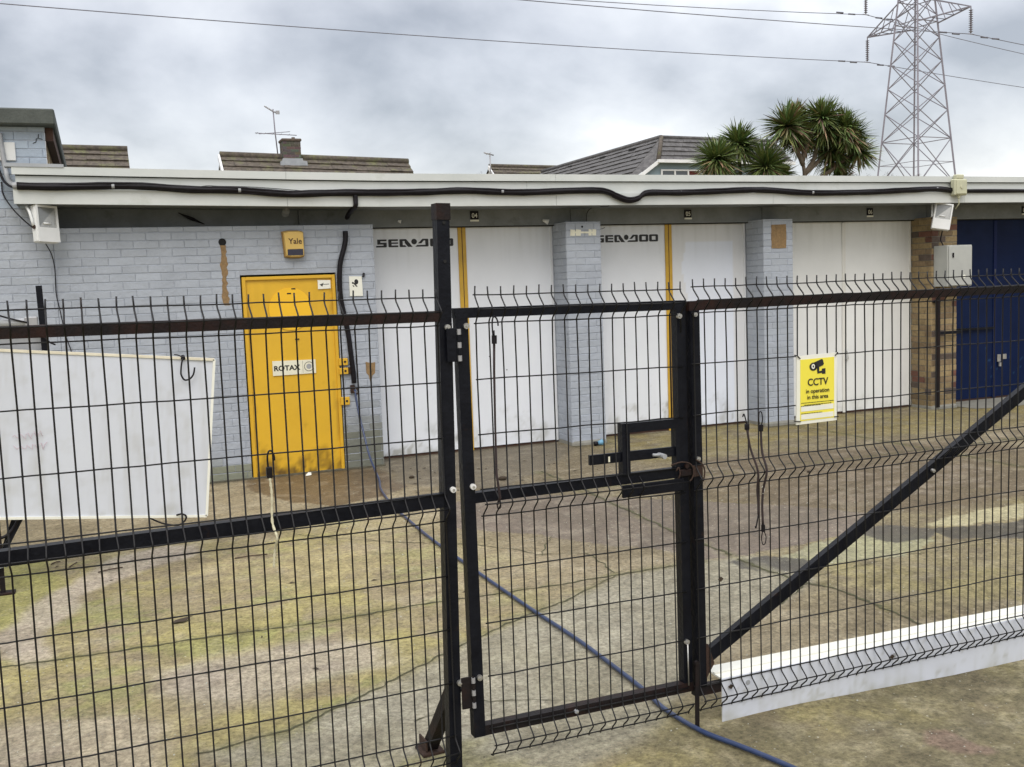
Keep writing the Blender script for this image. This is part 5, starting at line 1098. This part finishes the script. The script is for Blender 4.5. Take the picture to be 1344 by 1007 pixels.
# ============================================================ HOUSES BEHIND
def tiled_slope(parent, name, a, b, c, d, rows, m, tile=.33, seed=0):
    """a-b lower edge, d-c upper edge; rows of lapped tiles with uneven lower edges"""
    rn = random.Random(seed); s = MB(); a, b, c, d = map(Vector, (a, b, c, d)); nrm = (b-a).cross(d-a).normalized()
    if nrm.z < 0: nrm = -nrm
    for r_ in range(rows):
        v0, v1 = r_/rows, (r_+1.12)/rows; v1 = min(v1, 1)
        l0, r0 = a.lerp(d, v0), b.lerp(c, v0); l1, r1 = a.lerp(d, v1), b.lerp(c, v1)
        n_ = max(1, int((r0-l0).length/tile))
        for i in range(n_):
            u0, u1 = i/n_, (i+.985)/n_; h_ = .045+rn.uniform(-.008, .014)
            p0, p1 = l0.lerp(r0, u0)+nrm*h_, l0.lerp(r0, u1)+nrm*h_; q0, q1 = l1.lerp(r1, u0)+nrm*.006, l1.lerp(r1, u1)+nrm*.006
            s.add([p0, p1, q1, q0, p0-nrm*.045, p1-nrm*.045], [(0,1,2,3),(4,5,1,0),(0,3,4),(1,5,2)])
    s.add([a, b, c, d], [(0,1,2,3)]); return s.build(name, M[m], parent)
def gable_house(nm, x0, x1, yr, zr0, zr1, label, dy=3.4, fall=2.55, m='rooftile', moss=0, seed=1):
    t = empty(nm, ((x0+x1)/2, yr, 0), 0, label, 'house'); ox, oy = (x0+x1)/2, yr
    l = lambda x, y, z: (x-ox, y-oy, z)
    tiled_slope(t, 'roof', l(x0, yr-dy, zr0-fall), l(x1, yr-dy, zr1-fall), l(x1, yr, zr1), l(x0, yr, zr0), 14, m, seed=seed)
    p = MB(); p.add([l(x0, yr+dy, zr0-fall), l(x1, yr+dy, zr1-fall), l(x1, yr, zr1), l(x0, yr, zr0)], [(0,1,2,3)]); p.tube([l(x0, yr, zr0+.02), l(x1, yr, zr1+.02)], .10, 8); p.build('rear_roof', M[m], t)
    p = MB(); zz_ = zr0-fall-.05
    p.add([l(x0+.05, yr-dy+.3, 0), l(x0+.05, yr+dy-.3, 0), l(x0+.05, yr+dy-.3, zz_+.15), l(x0+.05, yr, zr0-.1), l(x0+.05, yr-dy+.3, zz_+.15)], [(0,1,2,3,4)])
    p.add([l(x1-.05, yr-dy+.3, 0), l(x1-.05, yr+dy-.3, 0), l(x1-.05, yr+dy-.3, zz_), l(x1-.05, yr, zr1-.1), l(x1-.05, yr-dy+.3, zz_)], [(4,3,2,1,0)])
    p.add([l(x0+.05, yr-dy+.3, 0), l(x1-.05, yr-dy+.3, 0), l(x1-.05, yr-dy+.3, zz_), l(x0+.05, yr-dy+.3, zz_)], [(0,1,2,3)]); p.build('wall', M['render'], t)
    p = MB(); p.obox(l(x0-.03, yr-dy, zr0-fall-.03), l(x0-.03, yr, zr0-.03), .16, .05, 0, Vector((1, 0, 0))); p.build('barge_board', M['whiteframe'], t)
    return t
HA = gable_house('bungalow', 3.47, 8.95, 20, 5.66, 5.52, 'bungalow with mossy brown tiled roof and a squat brick chimney behind the garages', seed=1)
ox, oy = (3.47+8.95)/2, 20
CH = BW(); 
ch = lambda u, z, rn: tuple(k*rn.uniform(.7, 1.2) for k in (.125, .108, .088))
for k, (T2, u0_, u1_) in enumerate(((Matrix.Translation((0, -.28, 0)), 5.19-ox, 5.70-ox), (Matrix(((0,-1,0,5.70-ox),(1,0,0,-.28),(0,0,1,0),(0,0,0,1))), 0, .5), (Matrix(((0,1,0,5.19-ox),(1,0,0,-.28),(0,0,1,0),(0,0,0,1))), 0, .5))):
    bricks(CH, u0_, u1_, 5.3, 6.05, T2, ch, 80+k)
CH.add([(x, y_, z) for z in (5.2, 6.05) for x, y_ in ((5.195-ox, -.275), (5.695-ox, -.275), (5.695-ox, .22), (5.195-ox, .22))], [(0,3,2,1),(4,5,6,7),(0,1,5,4),(1,2,6,5),(2,3,7,6),(3,0,4,7)], 1, False, (.5, .5, .5))
cho = CH.build('chimney', [M['rawbrick'], M['mortar']], HA)
p = MB(); p.bbox(5.16-ox, 5.73-ox, -.31, .25, 6.05, 6.13, .02); p.cyl((5.55-ox, 0, 6.13), (5.55-ox, 0, 6.20), .05, 10); p.build('chimney_cap', M['chimbrick'], cho)
p = MB(); p.prism([(5.08-ox, 5.36), (5.86-ox, 5.36), (5.84-ox, 5.48), (5.73-ox, 5.50), (5.72-ox, 5.56), (5.17-ox, 5.56), (5.15-ox, 5.50), (5.10-ox, 5.48)], -.38, -.27); p.build('lead_flashing', M['lead'], cho)
gable_house('bungalow', -5.2, 1.05, 20, 5.84, 5.77, 'brown tiled roof just right of the felt-edged building at the left', seed=2)
gable_house('bungalow', 16.9, 20.9, 34, 7.10, 7.05, 'low distant tiled roof left of the big slate-roofed house', seed=3)
# aerials
AE = empty('television_aerial', (5.06, 20.1, 5.6), 0, 'television aerial on a thin mast beside the squat chimney', 'aerial')
p = MB(); p.tube([(.06, 0, -.15), (0, 0, .8), (-.02, 0, 1.40)], .018, 6); p.build('mast', M['galv'], AE)
p = MB(); p.tube([(-.55, .1, .735), (.60, -.1, .66)], .012, 5); p.tube([(-.50, -.3, .65), (.48, .3, .82)], .010, 5)
for k in range(5): p.tube([(-.5+k*.22, .1-.04*k-.16, .73-.012*k), (-.5+k*.22, .1-.04*k+.16, .73-.012*k)], .006, 4)
p.build('dipole_array', M['galv'], AE)
p = MB(); p.tube([(-.26, 0, 1.48), (.0, 0, 1.32), (.10, 0, 1.30)], .020, 6)
for k in range(6): p.tube([(-.22+k*.045, -.10, 1.455-k*.026), (-.22+k*.045, .10, 1.455-k*.026)], .007, 4)
p.bbox(.05, .16, -.02, .02, 1.26, 1.36, .004); p.build('yagi_array', M['alu'], AE)
AE2 = empty('television_aerial', (15.43, 30, 6.2), 0, 'lone pale aerial standing up left of the low distant roof', 'aerial')
p = MB(); p.tube([(0, 0, -.3), (0, 0, .92)], .03, 6); p.build('mast', M['alu'], AE2)
p = MB(); p.tube([(-.26, 0, .98), (.16, 0, .88)], .03, 6); p.tube([(-.06, -.3, .94), (-.06, .3, .94)], .012, 5); p.build('yagi_array', M['alu'], AE2)
# big chalet-style house
HH = empty('chalet_house', (19, 23, 0), 0, 'big grey slate-roofed house with blue-grey gable and a white window strip', 'house')
l = lambda x, y, z: (x-19, y-23, z)
tiled_slope(HH, 'front_roof', l(18.71, 22, 5.92), l(24.5, 22, 5.90), l(24.2, 22.8, 6.78), l(19.32, 22.8, 6.84), 5, 'slate', .30, 4)
p = MB(); p.add([l(17.2, 22.0, 4.97), l(18.71, 21.98, 5.95), l(19.32, 22.8, 6.86)], [(0, 1, 2)]); p.build('roof_verge', M['slate'], HH)
tiled_slope(HH, 'side_roof', l(17.2, 34, 4.95), l(17.2, 22.0, 4.95), l(19.32, 22.8, 6.84), l(19.1, 33, 6.75), 10, 'slate', .32, 5)
p = MB(); p.add([l(19.32, 22.8, 6.84), l(24.2, 22.8, 6.78), l(24.2, 33, 6.78), l(19.1, 33, 6.75)], [(0,1,2,3)]); p.tube([l(19.32, 22.8, 6.86), l(24.2, 22.8, 6.80)], .07, 6); p.tube([l(19.32, 22.8, 6.86), l(19.1, 33, 6.77)], .09, 6); p.build('ridge', M['slate'], HH)
p = MB(); p.tube([l(18.71, 21.98, 5.95), l(19.32, 22.78, 6.87)], .08, 6); p.build('hip_tiles', M['rooftile'], HH)
p = MB(); p.add([l(17.4, 22.15, 0), l(24.4, 22.15, 0), l(24.4, 22.15, 5.92), l(18.8, 22.15, 5.92), l(17.4, 22.15, 5.02)], [(0,1,2,3,4)]); p.add([l(17.4, 22.15, 0), l(17.4, 33, 0), l(17.4, 33, 5.0), l(17.4, 22.15, 5.0)], [(3,2,1,0)])
for k in range(12): p.box(17.95-19+.12*0, 24.4-19, -.875, -.851, 4.60+k*.11, 4.605+k*.11+.004) if 4.6+k*.11 < 5.9 and False else None
p.build('gable_wall', M['cladding'], HH)
p = MB(); p.obox(l(18.66, 21.93, 5.90), l(24.5, 21.93, 5.87), .11, .12); p.build('gutter', M['whiteframe'], HH)
p = MB(); p.obox(l(18.74, 21.98, 5.90), l(17.2, 21.98, 4.86), .12, .05); p.build('barge_board', M['whiteframe'], HH)
wd = MB()
for a_, b_, c_, d_ in ((18.88, 21.10, 5.58, 5.63), (18.88, 21.10, 4.75, 4.80)): wd.box(a_-19, b_-19, -.90, -.86, c_, d_)
for x in (18.88, 19.42, 19.97, 20.52, 21.05): wd.box(x-19, x-19+.06, -.905, -.858, 4.80, 5.58)
w_ = wd.build('window', M['whiteframe'], HH)
p = MB()
for k, x in enumerate((18.94, 19.48, 20.03, 20.58)): p.box(x-19, x-19+.48, -.875, -.868, 4.80, 5.58, 1 if k == 2 else 0)
p.build('pane', [M['windowglass'], M['curtain']], w_)
rn = random.Random(6); p = MB()
for y_ in (24.2, 26.6, 29.6): p.box(18.95-19, 19.10-19, y_-23, y_-22.6, 6.50, 6.66)
p.build('roof_vent', M['dark'], HH)

# ============================================================ CORDYLINE PALMS
def cordyline(name, base, heads, label, stems, seed, nleaf=560):
    rn = random.Random(seed); t = empty(name, base, 0, label, 'palm'); bx, by, bz = base
    tr = MB()
    for st in stems: tr.tube(wig([(x-bx, y-by, z) for x, y, z in st], 4), [.055-.025*i/(len(st)*4) for i in range(4*(len(st)-1)+1)], 8)
    tr.build('trunk', M['bark'], t)
    cr_ = BW()
    for (hx, hy, hz, r_, dead) in heads:
        hz -= .13
        c = Vector((hx-bx, hy-by, hz))
        for i in range(nleaf):
            th = rn.uniform(0, 6.283); el = math.asin(rn.uniform(-.75, 1)); old = el < -.15
            d = Vector((math.cos(th)*math.cos(el), math.sin(th)*math.cos(el), math.sin(el)))
            ln = r_*rn.uniform(.80, 1.22); side = d.cross(Vector((0, 0, 1))); side = side.normalized() if side.length > .1 else Vector((1, 0, 0))
            side = (side+Vector((rn.uniform(-.3, .3), rn.uniform(-.3, .3), rn.uniform(-.6, .6)))).normalized()
            w0 = rn.uniform(.012, .023); droop = rn.uniform(.0, .22)*(1.6 if old else 1); vs = []; K = 4; bend = Vector((rn.uniform(-.2, .2), rn.uniform(-.2, .2), 0))
            for k in range(K+1):
                f = k/K; pos = c+d*(.05+ln*f)+Vector((0, 0, -droop*ln*f*f))+bend*ln*f*f; w_ = w0*(1-.15*f if f < .7 else (1-f)/.3*.85+.03)
                vs += [pos-side*w_, pos+side*w_]
            q = rn.random()
            if old and rn.random() < .22 or rn.random() < dead: col = (2.6*rn.uniform(.7, 1.2), 1.35*rn.uniform(.7, 1.2), 2.3)
            else: g = rn.uniform(.7, 1.75); col = (g*rn.uniform(.8, 1.25), g, g*.9)
            cr_.add(vs, [(2*k, 2*k+1, 2*k+3, 2*k+2) for k in range(K)], 0, False, col)
    cr_.build('crown', M['leaf'], t, fix=False)
cordyline('cordyline_palm', (13.4, 9.3, 0), [(12.72,9.2,4.46,.52,.0),(13.50,9.5,4.84,.50,.0),(13.86,9.0,4.28,.60,.03),(14.35,9.3,4.10,.42,.0),(13.2,9.8,4.2,.5,.0)], 'dark bushy cordyline palm with low heads, nearest the slate-roofed house',
          [[(13.4,9.3,-.1),(13.42,9.3,2),(13.5,9.4,3.3),(13.50,9.5,4.7)],[(13.42,9.3,2.2),(13.1,9.2,3.4),(12.74,9.2,4.3)],[(13.45,9.3,2.6),(13.7,9.1,3.6),(13.84,9.0,4.2)],[(13.45,9.3,2.6),(14.0,9.2,3.3),(14.35,9.3,4.0)],[(13.45,9.3,2.4),(13.3,9.6,3.4),(13.2,9.8,4.1)]], 3)
cordyline('cordyline_palm', (14.95, 9, 0), [(14.36,8.9,5.16,.58,.10),(15.48,9.0,5.20,.62,.0),(15.78,9.2,4.72,.55,.0),(16.42,9.0,4.64,.46,.10),(14.98,9.4,5.42,.40,.35),(16.35,9.5,4.02,.34,.05),(15.95,8.8,4.95,.5,.02),(15.2,8.8,5.35,.46,.05),(14.75,9.2,5.02,.40,.15),(15.1,9.3,4.95,.42,.0),(16.0,9.3,4.45,.40,.05),(15.75,8.7,5.15,.42,.02)], 'tall open cordyline palm with forked bare trunk and ragged heads',
          [[(14.95,9,-.1),(14.93,9,2.5),(14.90,9,3.9),(14.84,9,4.28)],[(14.86,9,4.2),(14.66,9,4.6),(14.50,9,4.85),(14.38,9,5.1)],[(14.84,9,4.28),(14.96,9,4.65),(15.12,9,4.9),(15.40,9,5.15)],[(14.90,9,4.0),(15.2,9.05,4.35),(15.34,9.1,4.75),(15.48,9,5.1)],[(14.90,9,4.0),(15.35,9.1,4.30),(15.78,9.2,4.62)],[(14.92,9,3.7),(15.7,9.1,4.1),(16.38,9,4.55)],[(14.94,9,3.4),(15.8,9.3,3.7),(16.3,9.5,3.95)],[(14.96,9,4.6),(14.98,9.3,5.3)]], 8, 430)
def bare_shrub(x, y, z0, w, h, n, label, seed):
    rn = random.Random(seed); t = empty('bare_shrub', (x, y, 0), 0, label, 'shrub'); s = MB()
    def grow(p, d, ln, r_, dep):
        q = p+d*ln; s.tube([p, p.lerp(q, .5)+Vector((rn.uniform(-.03, .03), rn.uniform(-.03, .03), .01)), q], [r_, r_*.8, r_*.55], 4)
        if dep:
            for _ in range(rn.choice((2, 3))): grow(q, (d+Vector((rn.uniform(-.8, .8), rn.uniform(-.6, .6), rn.uniform(-.35, .55)))).normalized(), ln*rn.uniform(.6, .85), r_*.6, dep-1)
    for i in range(n):
        b = Vector((rn.uniform(-w, w), rn.uniform(-.3, .3), 0)); q = Vector((b.x*1.2, b.y, z0)); s.tube([b*.3, q], [.03, .018], 5)
        grow(q, Vector((rn.uniform(-.5, .5), rn.uniform(-.3, .3), 1)).normalized(), h*.36, .014, 4)
    s.build('branches', M['twig'], t)
bare_shrub(17.5, 9.2, 3.5, 1.1, .50, 9, 'leafless shrub tops between the cordyline palm and the pylon', 5)
bare_shrub(16.2, 31, 5.6, .5, 1.0, 4, 'leafless twigs beside the lone pale aerial', 6)
bare_shrub(5.0, 22, 5.0, .5, .65, 3, 'wispy leafless twigs showing over the bungalow ridge left of the chimney', 7)

# ============================================================ PYLON AND WIRES
PC = (45.75, 38.3); PY = empty('electricity_pylon', (PC[0], PC[1], 0), R(5), 'tall steel lattice electricity pylon against the cloudy sky', 'pylon')
def hw(z): return 1.40-(z-8.8)*(1.40-.84)/(15.8-8.8) if z < 19 else 1.40-(19-8.8)*.08-(z-19)*.035
def cornerp(k, z): sx, sy = ((-1,-1),(1,-1),(1,1),(-1,1))[k]; w_ = hw(z); return Vector((sx*w_, sy*w_, z))
lg = MB()
for k in range(4): lg.obox(cornerp(k, 0), cornerp(k, 19), .095, .095, 0, Vector((1, 1, 0))); lg.obox(cornerp(k, 19), cornerp(k, 27), .08, .08, 0, Vector((1, 1, 0)))
lg.build('leg', M['galv'], PY)
lt = MB(); lv = [0, 3.4, 6.6, 9.35, 11.0, 12.45, 13.85, 15.2, 16.5, 17.6, 18.9, 20.2, 21.5, 22.8, 24.2, 25.6, 27]
for a_, b_ in zip(lv, lv[1:]):
    for k in range(4):
        k2 = (k+1) % 4; nrm_ = Vector(((0,-1,0),(1,0,0),(0,1,0),(-1,0,0))[k])
        lt.obox(cornerp(k, a_), cornerp(k2, b_), .046, .03, 0, nrm_); lt.obox(cornerp(k2, a_), cornerp(k, b_), .046, .03, 0, nrm_)
for z in (3.4, 6.6, 9.35, 16.1, 17.4, 20.2, 21.5, 24.2):
    for k in range(4): lt.obox(cornerp(k, z), cornerp((k+1) % 4, z), .06, .04, 0, Vector((0, 0, 1)))
for a_, b_ in zip((3.4, 6.6), (6.6, 9.35)):
    for k in range(4):
        m1 = (cornerp(k, a_)+cornerp((k+1) % 4, b_))/2; lt.obox(m1, cornerp(k, (a_+b_)/2), .035, .03, 0, Vector((0, 0, 1))); lt.obox(m1, cornerp((k+1) % 4, (a_+b_)/2), .035, .03, 0, Vector((0, 0, 1)))
lt.build('lattice', M['galv'], PY)
def arm(sgn, z, reach, h_):
    s = MB(); tip = Vector((0, sgn*reach, z+.05)); r1 = hw(z); r2 = hw(z+h_)
    for sx in (-1, 1):
        s.obox(Vector((sx*r1, sgn*r1, z-.1)), tip, .07, .05, 0, Vector((1, 0, 0))); s.obox(Vector((sx*r2, sgn*r2, z+h_)), tip, .06, .05, 0, Vector((1, 0, 0)))
        for f in (.25, .5, .75):
            lo_ = Vector((sx*r1, sgn*r1, z-.1)).lerp(tip, f); hi_ = Vector((sx*r2, sgn*r2, z+h_)).lerp(tip, f-.12); s.obox(lo_, hi_, .035, .03, 0, Vector((1, 0, 0)))
            lo2 = Vector((-sx*r1, sgn*r1, z-.1)).lerp(tip, f); s.obox(lo_, lo2, .035, .03, 0, Vector((0, 0, 1)))
    s.build('cross_arm', M['galv'], PY)
    q = MB(); q.tube([tip, tip-Vector((0, 0, .18))], .03, 6); n_ = 11
    P_2 = []; R_2 = []
    for k in range(n_):
        zt = -.18-k*.115; P_2 += [tip+Vector((0, 0, zt)), tip+Vector((0, 0, zt-.03)), tip+Vector((0, 0, zt-.05)), tip+Vector((0, 0, zt-.11))]; R_2 += [.05, .13, .05, .045]
    q.tube(P_2, R_2, 8); q.tube([tip+Vector((-.25, 0, -1.50)), tip+Vector((.25, 0, -1.50))], .03, 5); q.build('insulator', M['galv'], PY)
    return tip
for z, rch in ((16.1, 3.78), (19.0, 3.9), (21.6, 3.5)):
    for sgn in (-1, 1): arm(sgn, z, rch, 1.25 if z < 17 else 1.1)
def conductor(a, b, c, label, sag=1.0, r_=.022):
    """two spans meeting at b (the insulator)"""
    s = MB()
    for p_, q_2, sg in ((a, b, sag), (b, c, sag)):
        p_, q_2 = Vector(p_), Vector(q_2); n_ = 24
        s.tube([p_.lerp(q_2, k/n_)+Vector((0, 0, -4*sg*(k/n_)*(1-k/n_))) for k in range(n_+1)], r_, 5)
    for f in (.03, .055):
        for p_, q_2 in ((b, a), (b, c)):
            v = Vector(p_).lerp(Vector(q_2), f*40/max(1, (Vector(q_2)-Vector(p_)).length)*1.0)
            s.tube([v+Vector((-.25, 0, -.09)), v+Vector((.25, 0, -.09))], .05, 5)
    tag(s.build('power_line', M['cablewire']), label, 'power line', 'power lines strung from the pylon')
cz = lambda sgn, z, reach: (PC[0]-math.sin(R(5))*sgn*reach, PC[1]+math.cos(R(5))*sgn*reach, z+.05-1.5)
conductor((-80, 27.5, 15.2), cz(1, 16.1, 3.78), (150, 58, 15.6), 'lowest power line, passing the far arm of the pylon', 1.3)
conductor((-80, 23.0, 15.6), cz(-1, 16.1, 3.78), (150, 50, 15.5), 'middle power line, hung from the near lower arm of the pylon', 1.3)
conductor((-80, 28.5, 18.9), cz(1, 19.0, 3.9), (150, 58, 18.4), 'uppermost power line in view, hung from the far middle arm of the pylon', 2.4)
